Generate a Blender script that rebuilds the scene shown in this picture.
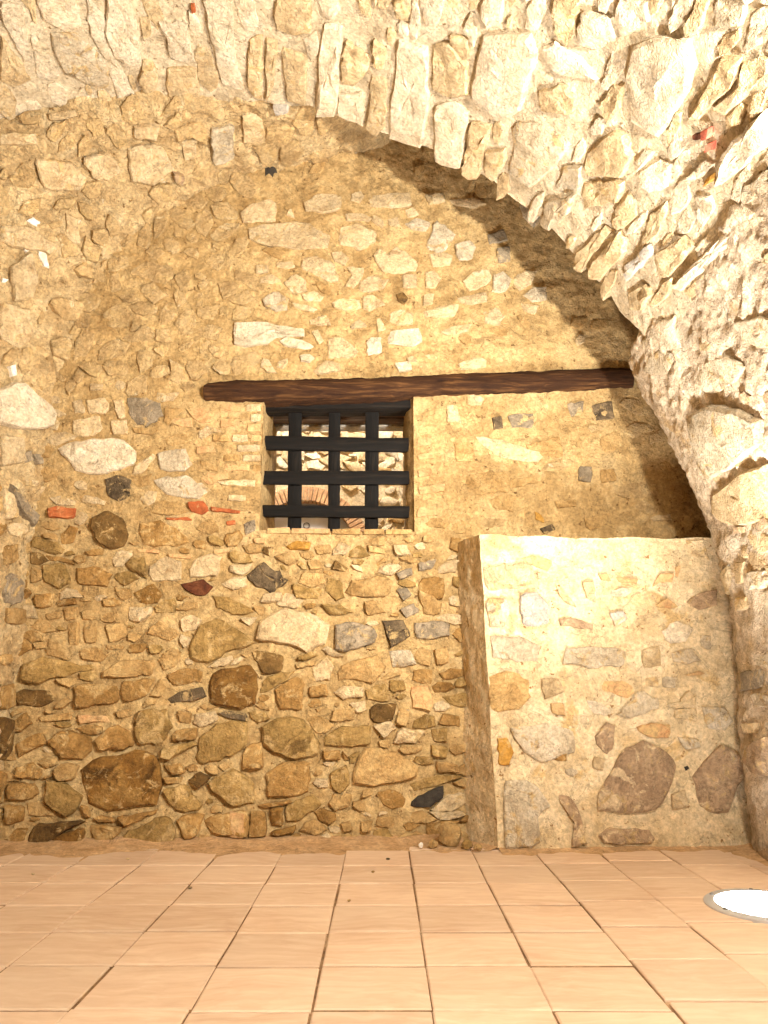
import bpy, bmesh, math, random
import numpy as np
from mathutils import Vector, noise
from mathutils.bvhtree import BVHTree

random.seed(7)
R = random.Random(11)
for o in list(bpy.data.objects):
    bpy.data.objects.remove(o)
scene = bpy.context.scene
COL = scene.collection

# ------------------------------------------------------------------ camera
F_PX, PITCH, CAM_H = 750.0, math.atan(168 / 750.0), 0.81
cam_data = bpy.data.cameras.new('camera')
cam_data.sensor_fit = 'VERTICAL'
cam_data.sensor_height = 36.0
cam_data.lens = F_PX / 1024 * 36.0
cam_data.clip_start = 0.02
cam = bpy.data.objects.new('camera', cam_data)
COL.objects.link(cam)
cam.location = (0, 0, CAM_H)
cam.rotation_euler = (math.pi / 2 + PITCH, 0, 0)
scene.camera = cam

# ------------------------------------------------------------------ world / exposure
world = bpy.data.worlds.new('world')
scene.world = world
world.use_nodes = True
world.node_tree.nodes['Background'].inputs[0].default_value = (0.9, 0.93, 1.0, 1)
world.node_tree.nodes['Background'].inputs[1].default_value = 0.35
vs = scene.view_settings
vs.view_transform = 'Standard'
vs.look = 'None'
vs.gamma = 1
vs.use_curve_mapping = False
vs.exposure = 0.94

# lamps of the room (fixtures are built further down at the same places)
INGROUND = [(1.40, 2.99), (1.25, -0.7), (-2.9, 0.6)]
INGROUND_POWER = [108, 90, 14]
FLOOD_POS = Vector((1.40, 0.80, 1.98))
FLOOD_AIM = Vector((-0.85, 4.2, 2.7))
FLOOD_POWER = 560
DOWN_POS, DOWN_POWER = Vector((0.80, 0.0, 3.10)), 560
WARM = (1.0, 0.93, 0.81)
COOL = (1.0, 0.96, 0.89)


def add_light(kind, name, loc, power, color, aim=None, **kw):
    l = bpy.data.lights.new(name, kind)
    l.energy = power
    l.color = color
    for k, v in kw.items():
        setattr(l, k, v)
    o = bpy.data.objects.new(name, l)
    COL.objects.link(o)
    o.location = loc
    if aim is not None:
        o.rotation_euler = (Vector(aim) - Vector(loc)).to_track_quat('-Z', 'Y').to_euler()
    return o


# ------------------------------------------------------------------ helpers
def s2l(c):
    c = c / 255.0
    return c / 12.92 if c <= 0.04045 else ((c + 0.055) / 1.055) ** 2.4


def rgb(r, g, b):
    return (s2l(r), s2l(g), s2l(b), 1)


CP, SP = math.cos(PITCH), math.sin(PITCH)
ORG = Vector((0, 0, CAM_H))


def ray(px, py):
    u = (px - 384) / F_PX
    w = (512 - py) / F_PX
    return Vector((u, CP - w * SP, SP + w * CP)).normalized()


def at(px, py, y):
    d = ray(px, py)
    return ORG + d * (y / d.y)


def fbm(p, s, seed=0.0):
    return noise.noise(Vector((p.x * s + seed, p.y * s + seed * 0.7, p.z * s - seed)))


def mesh_obj(name, verts, faces, mat=None, parent=None, smooth=True, sharp=None):
    me = bpy.data.meshes.new(name)
    me.from_pydata([tuple(v) for v in verts], [], faces)
    if mat:
        for m in (mat if isinstance(mat, (list, tuple)) else [mat]):
            me.materials.append(m)
    if smooth:
        me.polygons.foreach_set('use_smooth', [True] * len(me.polygons))
    if sharp:
        me.set_sharp_from_angle(angle=math.radians(sharp))
    o = bpy.data.objects.new(name, me)
    COL.objects.link(o)
    if parent:
        o.parent = parent
    return o


def tag(o, label=None, cat=None, group=None, kind=None):
    if label: o['label'] = label
    if cat: o['category'] = cat
    if group: o['group'] = group
    if kind: o['kind'] = kind
    return o


def empty(name, loc):
    o = bpy.data.objects.new(name, None)
    COL.objects.link(o)
    o.location = loc
    o.empty_display_size = 0.1
    bpy.context.view_layer.update()
    return o


def put(o, parent):
    """parent without moving (parent is an unrotated empty)"""
    o.parent = parent
    o.matrix_parent_inverse.identity()
    o.location = Vector(o.location) - Vector(parent.location)
    return o


# ------------------------------------------------------------------ materials
def new_mat(name):
    m = bpy.data.materials.new(name)
    m.use_nodes = True
    nt = m.node_tree
    b = nt.nodes['Principled BSDF']
    return m, nt, b


def N(nt, typ, **kw):
    n = nt.nodes.new(typ)
    for k, v in kw.items():
        if k in n.inputs:
            n.inputs[k].default_value = v
        else:
            setattr(n, k, v)
    return n


def ramp(nt, stops):
    r = nt.nodes.new('ShaderNodeValToRGB')
    e = r.color_ramp.elements
    e[0].position, e[0].color = stops[0]
    e[1].position, e[1].color = stops[-1]
    for p, c in stops[1:-1]:
        x = e.new(p)
        x.color = c
    return r


def rough_mat(name, cols, scale=6.0, bump=0.5, bdist=0.012, speck=None, patch=None, per_object=True, stretch=None, rough=0.92, smear=None, grain=0.13, grit=1.0, grit_scale=55.0):
    """mottled mineral surface: cols = list of sRGB tuples mixed by noise, world-fixed; patch = (colour, scale, threshold)"""
    m, nt, b = new_mat(name)
    L = nt.links.new
    geo = N(nt, 'ShaderNodeNewGeometry')
    vec = geo.outputs['Position']
    if stretch:
        mp = N(nt, 'ShaderNodeMapping')
        mp.inputs['Scale'].default_value = stretch
        L(vec, mp.inputs['Vector'])
        vec = mp.outputs['Vector']
    n1 = N(nt, 'ShaderNodeTexNoise', Scale=scale, Detail=6.0, Roughness=0.66, Distortion=0.4)
    L(vec, n1.inputs['Vector'])
    stops = []
    k = len(cols)
    for i, c in enumerate(cols):
        stops.append((0.30 + 0.42 * i / max(1, k - 1), rgb(*c)))
    rp = ramp(nt, stops)
    L(n1.outputs['Fac'], rp.inputs['Fac'])
    col = rp.outputs['Color']
    if patch:
        pc, psc, pth = patch
        n2 = N(nt, 'ShaderNodeTexNoise', Scale=psc, Detail=4.0, Roughness=0.7, Distortion=0.8)
        L(geo.outputs['Position'], n2.inputs['Vector'])
        mr = N(nt, 'ShaderNodeMapRange')
        mr.inputs['From Min'].default_value = pth
        mr.inputs['From Max'].default_value = pth + 0.07
        L(n2.outputs['Fac'], mr.inputs['Value'])
        mx = N(nt, 'ShaderNodeMix', data_type='RGBA')
        L(mr.outputs['Result'], mx.inputs[0])
        L(col, mx.inputs[6])
        mx.inputs[7].default_value = rgb(*pc)
        col = mx.outputs[2]
    if smear:
        pc, psc, pth = smear
        n2 = N(nt, 'ShaderNodeTexNoise', Scale=psc, Detail=4.0, Roughness=0.72, Distortion=1.2)
        L(geo.outputs['Position'], n2.inputs['Vector'])
        mr = N(nt, 'ShaderNodeMapRange')
        mr.inputs['From Min'].default_value = pth
        mr.inputs['From Max'].default_value = pth + 0.09
        mr.inputs['To Max'].default_value = 0.85
        L(n2.outputs['Fac'], mr.inputs['Value'])
        mx = N(nt, 'ShaderNodeMix', data_type='RGBA')
        L(mr.outputs['Result'], mx.inputs[0])
        L(col, mx.inputs[6])
        mx.inputs[7].default_value = rgb(*pc)
        col = mx.outputs[2]
    if speck:
        sc, sth, ssc = speck
        v = N(nt, 'ShaderNodeTexNoise', Scale=ssc, Detail=3.0, Roughness=0.6)
        L(geo.outputs['Position'], v.inputs['Vector'])
        mr = N(nt, 'ShaderNodeMapRange')
        mr.inputs['From Min'].default_value = sth
        mr.inputs['From Max'].default_value = sth + 0.06
        L(v.outputs['Fac'], mr.inputs['Value'])
        mx = N(nt, 'ShaderNodeMix', data_type='RGBA')
        L(mr.outputs['Result'], mx.inputs[0])
        L(col, mx.inputs[6])
        mx.inputs[7].default_value = rgb(*sc)
        col = mx.outputs[2]
    gr_ = N(nt, 'ShaderNodeTexNoise', Scale=grit_scale, Detail=3.0, Roughness=0.7)
    L(geo.outputs['Position'], gr_.inputs['Vector'])
    gm = N(nt, 'ShaderNodeMapRange')
    gm.inputs['From Min'].default_value = 0.32
    gm.inputs['From Max'].default_value = 0.66
    gm.inputs['To Min'].default_value = 1.0 - 0.28 * grit
    gm.inputs['To Max'].default_value = 1.0 + 0.14 * grit
    L(gr_.outputs['Fac'], gm.inputs['Value'])
    gh = N(nt, 'ShaderNodeHueSaturation')
    L(gm.outputs['Result'], gh.inputs['Value'])
    L(col, gh.inputs['Color'])
    col = gh.outputs['Color']
    if grit > 0.5:
        # hairline cracks and veins
        vn = N(nt, 'ShaderNodeTexNoise', Scale=5.5 if per_object else 3.6, Detail=5.0, Roughness=0.62, Distortion=0.9)
        L(geo.outputs['Position'], vn.inputs['Vector'])
        v1 = N(nt, 'ShaderNodeMath', operation='SUBTRACT')
        v1.inputs[1].default_value = 0.5
        L(vn.outputs['Fac'], v1.inputs[0])
        v2 = N(nt, 'ShaderNodeMath', operation='ABSOLUTE')
        L(v1.outputs[0], v2.inputs[0])
        v3 = N(nt, 'ShaderNodeMapRange')
        v3.inputs['From Min'].default_value = 0.0
        v3.inputs['From Max'].default_value = 0.011
        v3.inputs['To Min'].default_value = 0.66
        v3.inputs['To Max'].default_value = 1.0
        L(v2.outputs[0], v3.inputs['Value'])
        vh = N(nt, 'ShaderNodeHueSaturation')
        L(v3.outputs['Result'], vh.inputs['Value'])
        L(col, vh.inputs['Color'])
        col = vh.outputs['Color']
    if not per_object:
        va = N(nt, 'ShaderNodeTexVoronoi', Scale=34.0, Randomness=1.0)
        nda = N(nt, 'ShaderNodeTexNoise', Scale=26.0, Detail=3.0)
        L(geo.outputs['Position'], nda.inputs['Vector'])
        sa = N(nt, 'ShaderNodeVectorMath', operation='SCALE')
        sa.inputs['Scale'].default_value = 0.035
        L(nda.outputs['Color'], sa.inputs[0])
        aa = N(nt, 'ShaderNodeVectorMath', operation='ADD')
        L(geo.outputs['Position'], aa.inputs[0])
        L(sa.outputs[0], aa.inputs[1])
        L(aa.outputs[0], va.inputs['Vector'])
        sx = N(nt, 'ShaderNodeSeparateColor')
        L(va.outputs['Color'], sx.inputs[0])
        chip = sx.outputs[0]
        mv = N(nt, 'ShaderNodeMapRange')
        mv.inputs['To Min'].default_value = 1.0 - grain
        mv.inputs['To Max'].default_value = 1.0 + grain * 0.7
        L(chip, mv.inputs['Value'])
        hv = N(nt, 'ShaderNodeHueSaturation')
        L(mv.outputs['Result'], hv.inputs['Value'])
        L(col, hv.inputs['Color'])
        col = hv.outputs['Color']
    if per_object:
        oi = N(nt, 'ShaderNodeObjectInfo')
        hs = N(nt, 'ShaderNodeHueSaturation')
        mr = N(nt, 'ShaderNodeMapRange')
        mr.inputs['To Min'].default_value = 0.87
        mr.inputs['To Max'].default_value = 1.08
        L(oi.outputs['Random'], mr.inputs['Value'])
        L(mr.outputs['Result'], hs.inputs['Value'])
        L(col, hs.inputs['Color'])
        col = hs.outputs['Color']
    L(col, b.inputs['Base Color'])
    b.inputs['Roughness'].default_value = rough
    b.inputs['Specular IOR Level'].default_value = 0.25
    # relief
    nb1 = N(nt, 'ShaderNodeTexNoise', Scale=15.0, Detail=4.5, Roughness=0.72, Distortion=0.6)
    nb2 = N(nt, 'ShaderNodeTexNoise', Scale=95.0, Detail=2.0, Roughness=0.7)
    vo = N(nt, 'ShaderNodeTexVoronoi', Scale=22.0, feature='DISTANCE_TO_EDGE')
    for q in (nb1, nb2):
        L(vec, q.inputs['Vector'])
    nd = N(nt, 'ShaderNodeVectorMath', operation='ADD')
    L(vec, nd.inputs[0])
    sc_ = N(nt, 'ShaderNodeVectorMath', operation='SCALE')
    sc_.inputs['Scale'].default_value = 0.12
    L(nb1.outputs['Color'], sc_.inputs[0])
    L(sc_.outputs[0], nd.inputs[1])
    L(nd.outputs[0], vo.inputs['Vector'])
    m1 = N(nt, 'ShaderNodeMath', operation='MULTIPLY_ADD')
    m1.inputs[1].default_value = 0.40
    L(nb2.outputs['Fac'], m1.inputs[0])
    L(nb1.outputs['Fac'], m1.inputs[2])
    cl = N(nt, 'ShaderNodeMath', operation='MINIMUM')
    cl.inputs[1].default_value = 0.10
    L(vo.outputs['Distance'], cl.inputs[0])
    m2 = N(nt, 'ShaderNodeMath', operation='MULTIPLY_ADD')
    m2.inputs[1].default_value = 1.2
    L(cl.outputs[0], m2.inputs[0])
    L(m1.outputs[0], m2.inputs[2])
    hgt = m2.outputs[0]
    if not per_object and grain > 0.02:
        m3 = N(nt, 'ShaderNodeMath', operation='MULTIPLY_ADD')
        m3.inputs[1].default_value = 0.30
        L(chip, m3.inputs[0])
        L(hgt, m3.inputs[2])
        hgt = m3.outputs[0]
    bp = N(nt, 'ShaderNodeBump', Strength=bump, Distance=bdist)
    L(hgt, bp.inputs['Height'])
    L(bp.outputs['Normal'], b.inputs['Normal'])
    return m


def mat_set():
    M = {}
    # mortars (sand lime render)
    M['mortar_back'] = rough_mat('mortar_back', [(156, 125, 79), (192, 162, 112), (209, 182, 134)], 5, 0.9, 0.016, per_object=False,
                                 patch=((176, 146, 98), 2.6, 0.55), speck=((124, 94, 58), 0.64, 30))
    M['mortar_vault'] = rough_mat('mortar_vault', [(178, 158, 126), (208, 191, 161), (222, 208, 182)], 5, 0.9, 0.016, per_object=False,
                                  speck=((134, 110, 78), 0.635, 32))
    M['mortar_left'] = rough_mat('mortar_left', [(168, 138, 94), (204, 176, 130), (220, 198, 156)], 6, 1.0, 0.025, per_object=False,
                                 patch=((232, 220, 196), 5.0, 0.68), speck=((132, 102, 62), 0.64, 26))
    M['mortar_right'] = rough_mat('mortar_right', [(168, 146, 118), (202, 183, 156), (216, 200, 176)], 6, 0.9, 0.02, per_object=False,
                                  patch=((176, 150, 112), 3.0, 0.58), speck=((130, 106, 80), 0.66, 40))
    M['mortar_pier'] = rough_mat('mortar_pier', [(190, 164, 122), (216, 194, 155), (230, 212, 179)], 5, 0.8, 0.014, per_object=False,
                                 patch=((204, 174, 124), 3.0, 0.56), speck=((150, 114, 72), 0.645, 30))
    T = (199, 169, 117)
    A = dict(smear=(T, 9, 0.555))
    C = dict(smear=(T, 8, 0.54))
    def st(key, name, cols, sc=9, bump=0.95, bd=0.018, **kw):
        M[key] = rough_mat(name, cols, sc, bump, bd, **kw)
    st('p', 'stone_pale', [(180, 154, 114), (208, 184, 144), (222, 203, 168)], patch=((178, 150, 110), 7, 0.6), **A)
    st('w', 'stone_white', [(196, 177, 146), (222, 206, 178), (234, 222, 200)], 8, patch=((186, 168, 140), 6, 0.6), smear=((206, 184, 146), 9, 0.6))
    st('m', 'stone_tan', [(154, 120, 72), (186, 152, 100), (202, 172, 120)], **A)
    st('t', 'stone_olive_tan', [(130, 102, 56), (164, 133, 80), (184, 153, 98)], 8, patch=((116, 90, 50), 6, 0.6), **C)
    st('o', 'stone_ochre_brown', [(130, 95, 48), (166, 129, 76), (186, 151, 97)], 8, patch=((114, 86, 50), 6, 0.62), **C)
    st('d', 'stone_dark_brown', [(82, 60, 32), (116, 88, 48), (148, 118, 72)], patch=((74, 54, 30), 7, 0.6), **A)
    st('b', 'stone_rust_brown', [(98, 66, 28), (136, 99, 48), (166, 132, 78)], 6, patch=((86, 60, 26), 4, 0.58), **A)
    st('g', 'stone_grey', [(122, 108, 88), (150, 135, 112), (180, 163, 137)], 10, patch=((106, 92, 76), 8, 0.6), **A)
    st('l', 'stone_light_grey', [(172, 154, 126), (200, 184, 156), (214, 202, 180)], 10, patch=((150, 128, 100), 9, 0.58), **A)
    st('u', 'stone_blue_grey', [(166, 158, 146), (188, 181, 170), (206, 198, 184)], 7, 0.7, smear=(T, 9, 0.56))
    st('k', 'stone_charcoal', [(76, 62, 46), (106, 90, 68), (146, 124, 94)], 12, patch=((64, 52, 40), 9, 0.55), **A)
    st('s', 'slate_and_hole_black', [(46, 42, 38), (66, 60, 53), (86, 78, 66)], 9, 0.6)  # real slate, and the painted dark of two small holes
    st('v', 'stone_purple_brown', [(144, 118, 92), (172, 145, 114), (196, 170, 138)], patch=((214, 190, 152), 8, 0.57), **A)
    st('r', 'brick_red', [(140, 72, 40), (172, 94, 54), (190, 124, 80)], 14, 0.6, 0.01, smear=(T, 12, 0.6))
    st('q', 'brick_dusty', [(186, 136, 92), (202, 164, 116), (212, 182, 134)], 12, 0.7, 0.012, smear=(T, 10, 0.52))
    st('x', 'stone_dark_red', [(62, 32, 20), (92, 50, 30), (124, 78, 48)], 10, 0.6, 0.01)
    st('y', 'stone_yellow_ochre', [(150, 106, 40), (184, 138, 64), (200, 164, 100)], 12, 0.6, 0.01, smear=(T, 11, 0.56))
    st('z', 'lime_white', [(222, 212, 192), (240, 233, 220), (248, 244, 236)], 12, 0.6, 0.01)
    st('n', 'stone_render_coated', [(164, 134, 90), (196, 167, 120), (212, 187, 143)], 7, 1.0, 0.022, patch=((220, 202, 164), 6, 0.62), smear=(T, 7, 0.52))
    st('e', 'coral_red', [(176, 84, 66), (196, 104, 82), (206, 136, 110)], 14, 0.4, 0.008)
    return M


M = mat_set()


# ------------------------------------------------------------------ surfaces
class Surf:
    """smooth base surface given as a grid of points; casts photo rays on it, makes the rough mortar mesh"""

    def __init__(self, name, grid, mat, amp, toward=Vector((0, 0, 1.2)), hole=None, kind='structure', seed=0.0, lift=0.0, crag=1.0):
        self.name = name
        self.nu, self.nv = len(grid), len(grid[0])
        self.P = [p for row in grid for p in row]
        self.amp, self.seed, self.lift, self.crag = amp, seed, lift, crag
        F = []
        nv = self.nv
        for i in range(self.nu - 1):
            for j in range(nv - 1):
                a = i * nv + j
                if hole and hole((self.P[a] + self.P[a + nv + 1]) / 2):
                    continue
                F.append((a, a + 1, a + nv + 1, a + nv))
        # orient
        mid = F[len(F) // 2]
        n = (self.P[mid[1]] - self.P[mid[0]]).cross(self.P[mid[2]] - self.P[mid[0]])
        if n.dot(toward - self.P[mid[0]]) < 0:
            F = [tuple(reversed(f)) for f in F]
        self.F = F
        self.bvh = BVHTree.FromPolygons(self.P, F)
        # vertex normals
        VN = [Vector((0, 0, 0)) for _ in self.P]
        for f in F:
            n = (self.P[f[1]] - self.P[f[0]]).cross(self.P[f[3]] - self.P[f[0]])
            for k in f:
                VN[k] += n
        self.VN = [n.normalized() if n.length > 0 else Vector((0, -1, 0)) for n in VN]
        V = []
        for p, n in zip(self.P, self.VN):
            V.append(p + n * (self.low(p) + self.high(p) + self.lift))
        self.obj = mesh_obj(name, V, F, mat)
        if kind:
            self.obj['kind'] = kind
        self.stuff = [[], [], [], []]   # verts, faces, material index, materials
        self.occ = np.zeros((1440, 1400), bool)   # 1 px cells, origin (-300,-300)
        self.parts = 0
        self.pending = []

    def low(self, p):
        a = self.amp
        return a * (0.9 * fbm(p, 1.7, self.seed + 3) + 0.55 * fbm(p, 4.5, self.seed + 9))

    def high(self, p):
        a = self.amp
        r = 0.5 - abs(fbm(p, 7.5, self.seed + 2)) * 2.2
        return a * (0.34 * r * self.crag + 0.40 * fbm(p, 13, self.seed) + 0.30 * fbm(p, 29, self.seed + 5) + 0.2 * fbm(p, 62, self.seed + 7))

    def cast(self, px, py):
        loc, n, i, d = self.bvh.ray_cast(ORG, ray(px, py))
        return loc, n

    def cells(self, poly, grow=0.0):
        P = np.array(poly, float)
        c = P.mean(0)
        if grow:
            d = P - c
            l = np.linalg.norm(d, axis=1, keepdims=True) + 1e-6
            P = P + d / l * grow
        x0, y0 = P.min(0)
        x1, y1 = P.max(0)
        i0, i1 = int(x0 + 300), int(x1 + 300) + 1
        j0, j1 = int(y0 + 300), int(y1 + 300) + 1
        if i0 < 0 or j0 < 0 or i1 >= 1400 or j1 >= 1440:
            return None
        X, Y = np.meshgrid(np.arange(i0, i1 + 1) - 299.5, np.arange(j0, j1 + 1) - 299.5)
        ins = np.zeros(X.shape, bool)
        n = len(P)
        for k in range(n):
            xa, ya = P[k]
            xb, yb = P[(k + 1) % n]
            if ya == yb:
                continue
            c_ = ((ya > Y) != (yb > Y)) & (X < (xb - xa) * (Y - ya) / (yb - ya) + xa)
            ins ^= c_
        return j0, i0, ins

    def mark(self, poly, grow=0.0):
        r = self.cells(poly, grow)
        if r:
            j0, i0, ins = r
            self.occ[j0:j0 + ins.shape[0], i0:i0 + ins.shape[1]] |= ins

    def free(self, poly, grow=1.0):
        r = self.cells(poly, grow)
        if not r:
            return False
        j0, i0, ins = r
        return not (self.occ[j0:j0 + ins.shape[0], i0:i0 + ins.shape[1]] & ins).any()


def rough_outline(poly, n, jit):
    """closed polygon resampled to about n points: corners stay, edges get broken and jittered"""
    P = [Vector((a, b)) for a, b in poly]
    m = len(P)
    L = [(P[i] - P[(i + 1) % m]).length for i in range(m)]
    T = sum(L)
    out = []
    for i in range(m):
        a, b, z = P[i], P[(i + 1) % m], P[i - 1]
        a2 = a.lerp(b, 0.04).lerp(z, 0.02) if L[i] > 3 else a
        out.append(a2 + Vector((R.uniform(-jit, jit), R.uniform(-jit, jit))) * 0.6)
        k = int(round(n * L[i] / T)) - 1
        for q in range(max(0, k)):
            t = (q + 1 + R.uniform(-0.25, 0.25)) / (k + 1)
            out.append(a.lerp(b, t) + Vector((R.uniform(-jit, jit), R.uniform(-jit, jit))))
    return out


def build_stone(S, poly, mat, h, part=True, tilt=0.35, name='stone', deep=0.05):
    xs = [a for a, b in poly]
    ys = [b for a, b in poly]
    size = math.sqrt((max(xs) - min(xs)) * (max(ys) - min(ys)))
    O = rough_outline(poly, 9 if size < 14 else (13 if size < 30 else 20), min(1.6, size * 0.045))
    n = len(O)
    c = sum(O, Vector((0, 0))) / n
    tx, ty = R.uniform(-tilt, tilt), R.uniform(-tilt, tilt)
    sd = R.uniform(0, 50)
    rings = [(1.0, 0, 0), (1.0, 0.50, 0.3), (0.92, 0.86, 0.4)]
    if size >= 14:
        rings.append((0.62, 1.0, 0.75))
    if size >= 30:
        rings.append((0.33, 1.0, 0.9))
    V, F = [], []
    rad = max(4.0, size / 2)
    for k, (s, hh, nz) in enumerate(rings):
        for p in O:
            q = c + (p - c) * s
            loc, nn = S.cast(q.x, q.y)
            if loc is None:
                return None
            if k == 0:
                z = -deep
            else:
                d = (q - c) / rad
                z = h * hh + min(h, 0.022) * nz * (fbm(loc, 9, sd) + 0.7 * fbm(loc, 24, sd)) + min(h, 0.03) * (tx * d.x + ty * d.y)
                z = max(z, -0.012)
            V.append(loc + nn * (z + S.low(loc) + S.lift))
    loc, nn = S.cast(c.x, c.y)
    if loc is None:
        return None
    # reject stones wrapping over big depth jumps
    if max((v - loc).length for v in V[n:]) > 1.2:
        return None
    V.append(loc + nn * (h * (1.0 + 0.7 * fbm(loc, 9, sd)) + S.low(loc) + S.lift))
    for k in range(len(rings) - 1):
        for i in range(n):
            j = (i + 1) % n
            F.append((k * n + i, k * n + j, (k + 1) * n + j, (k + 1) * n + i))
    b = (len(rings) - 1) * n
    for i in range(n):
        F.append((b + i, b + (i + 1) % n, len(V) - 1))
    F.append(tuple(reversed(range(n))))
    # orientation: fan normal along nn
    f = F[-2]
    fn = (V[f[1]] - V[f[0]]).cross(V[f[2]] - V[f[0]])
    if fn.dot(nn) < 0:
        F = [tuple(reversed(q)) for q in F]
    if part:
        o = mesh_obj(name, [v - loc for v in V], F, M[mat], None, True, 24)
        o.location = loc
        o.parent = S.obj
        S.parts += 1
        return o
    SV, SF, SI, SM = S.stuff
    base = len(SV)
    SV.extend(V)
    SF.extend([tuple(base + i for i in q) for q in F])
    if M[mat] not in SM:
        SM.append(M[mat])
    SI.extend([SM.index(M[mat])] * len(F))
    return True


def flush_stuff(S, name='small_stones'):
    SV, SF, SI, SM = S.stuff
    if not SV:
        return
    o = mesh_obj(name, SV, SF, SM, S.obj, True, 24)
    o.data.polygons.foreach_set('material_index', SI)
    o['kind'] = 'stuff'


def traced(S, org, scale, text, h=0.022, name='stone', tilt=0.35, mark=1.0):
    """text lines: 'material[:height] x,y x,y ...' in crop pixels of the photograph"""
    for line in text.strip().splitlines():
        w = line.split()
        mk = w[0]
        hh = h
        if ':' in mk:
            mk, s = mk.split(':')
            hh = float(s)
        poly = []
        for t in w[1:]:
            a, b = t.split(',')
            poly.append((org[0] + float(a) / scale, org[1] + float(b) / scale))
        nm = {'r': 'brick', 'q': 'brick', 'e': 'brick', 'z': 'lime_patch'}.get(mk, name)
        ok = build_stone(S, poly, mk, hh * R.uniform(0.8, 1.2), True, tilt, nm)
        S.mark(poly, mark)


def blob(cx, cy, a, b, ang, n=8, irr=0.25):
    pts = []
    ca, sa = math.cos(ang), math.sin(ang)
    ph = R.uniform(0, 6.28)
    for i in range(n):
        t = 2 * math.pi * i / n + ph
        r = 1 + R.uniform(-irr, irr)
        x, y = a * r * math.cos(t), b * r * math.sin(t)
        pts.append((cx + x * ca - y * sa, cy + x * sa + y * ca))
    return pts


def grown(S, cx, cy, a, b, ang, gap, n):
    """irregular polygon around (cx,cy), each corner pushed out until it meets a neighbour"""
    pts = []
    ca, sa = math.cos(ang), math.sin(ang)
    ph = R.uniform(0, 6.28)
    for i in range(n):
        t = 2 * math.pi * (i + R.uniform(-0.3, 0.3)) / n + ph
        r = R.uniform(0.72, 1.2)
        x, y = a * r * math.cos(t), b * r * math.sin(t)
        dx, dy = x * ca - y * sa, x * sa + y * ca
        L = math.hypot(dx, dy)
        ux, uy = dx / L, dy / L
        q = 1.0
        while q < L:
            i_, j_ = int(cx + ux * q + 300), int(cy + uy * q + 300)
            if not (0 <= i_ < 1400 and 0 <= j_ < 1440) or S.occ[j_, i_]:
                break
            q += 0.7
        q = max(1.0, min(q, L) - gap)
        pts.append((cx + ux * q, cy + uy * q))
    return pts


def area(P):
    return abs(sum(P[i - 1][0] * P[i][1] - P[i][0] * P[i - 1][1] for i in range(len(P)))) / 2


def fill(S, box, sizes, palette, h, tries, radial=False, inside=None, aspect=(1.2, 2.2), gap=1.5, budget=300, hrange=(0.6, 1.2), ang_jit=0.25, corners=(5, 8)):
    keys = [k for k, w in palette for _ in range(w)]
    for smax, smin in sizes:
        for _ in range(tries):
            cx, cy = R.uniform(box[0], box[2]), R.uniform(box[1], box[3])
            if S.occ[int(cy + 300), int(cx + 300)]:
                continue
            if inside and not inside(cx, cy):
                continue
            b = R.uniform(smin, smax) / 2
            a = b * R.uniform(*aspect)
            ang = R.gauss(0, ang_jit)
            if radial:
                ang = math.atan2(cy - 680, cx - 385) + R.gauss(0, 0.08)
            poly = grown(S, cx, cy, a, b, ang, gap, R.randint(*corners))
            if area(poly) < 0.42 * math.pi * a * b:
                continue
            vis = -15 < cx < 783 and -15 < cy < 1030
            loc, nn = S.cast(cx, cy)
            if loc is None:
                continue
            part = vis and S.parts < budget and b > 3.2
            if build_stone(S, poly, R.choice(keys), h * R.uniform(*hrange), part, 0.55):
                S.mark(poly, 0.4)


# ------------------------------------------------------------------ geometry of the place
VCX, VCZ, VR = -1.0, 1.40, 2.60     # near barrel vault (axis along Y)
YE = 3.60                           # far end of the near vault
YB = -3.2                           # wall behind the camera


def wall_y(x, z):
    return 4.22 + 0.06 * x - 0.06 * max(0.0, (1.6 - z) / 1.6)


def frange(a, b, n):
    return [a + (b - a) * i / (n - 1) for i in range(n)]


# ---- back wall with window opening
wl, wr = at(262, 470, 4.2).x, at(414, 470, 4.2).x
wb, wt = at(336, 531, 4.2).z, at(336, 394, 4.2).z


def snap(vals, keys):
    vals = sorted(vals)
    for k in keys:
        i = min(range(len(vals)), key=lambda q: abs(vals[q] - k))
        vals[i] = k
    return vals


xs = snap(frange(-2.6, 2.3, 440), [wl, wr])
zs = snap(frange(-0.1, 4.7, 420), [wb, wt])
EPS = 1e-4
grid = [[Vector((x, wall_y(x, z), z)) for z in zs] for x in xs]
S_back = Surf('wall_back', grid, M['mortar_back'], 0.019,
              hole=lambda c: wl - EPS < c.x < wr + EPS and wb - EPS < c.z < wt + EPS, seed=1.0)

# ---- near vault (ceiling)
a0 = math.asin((2.56 - VCZ) / VR) - 0.05
NA = 330
angs = frange(a0, math.pi, NA)
ys = frange(YB, 0.6, 40)[:-1] + frange(0.6, YE, 170)


def vault_p(a, y):
    p = Vector((VCX + VR * math.cos(a), y, VCZ + VR * math.sin(a)))
    return p


def edge_jag(a):
    s = a * VR
    return 0.05 * noise.noise(Vector((s * 2.2, 4, 1))) + 0.035 * noise.noise(Vector((s * 7, 1, 7)))


grid = []
for a in angs:
    row = []
    for y in ys:
        t = max(0.0, (y - (YE - 0.5)) / 0.5)
        row.append(vault_p(a, y + edge_jag(a) * t))
    grid.append(row)
S_vault = Surf('ceiling', grid, M['mortar_vault'], 0.014, crag=0.6, seed=20.0)
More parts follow.
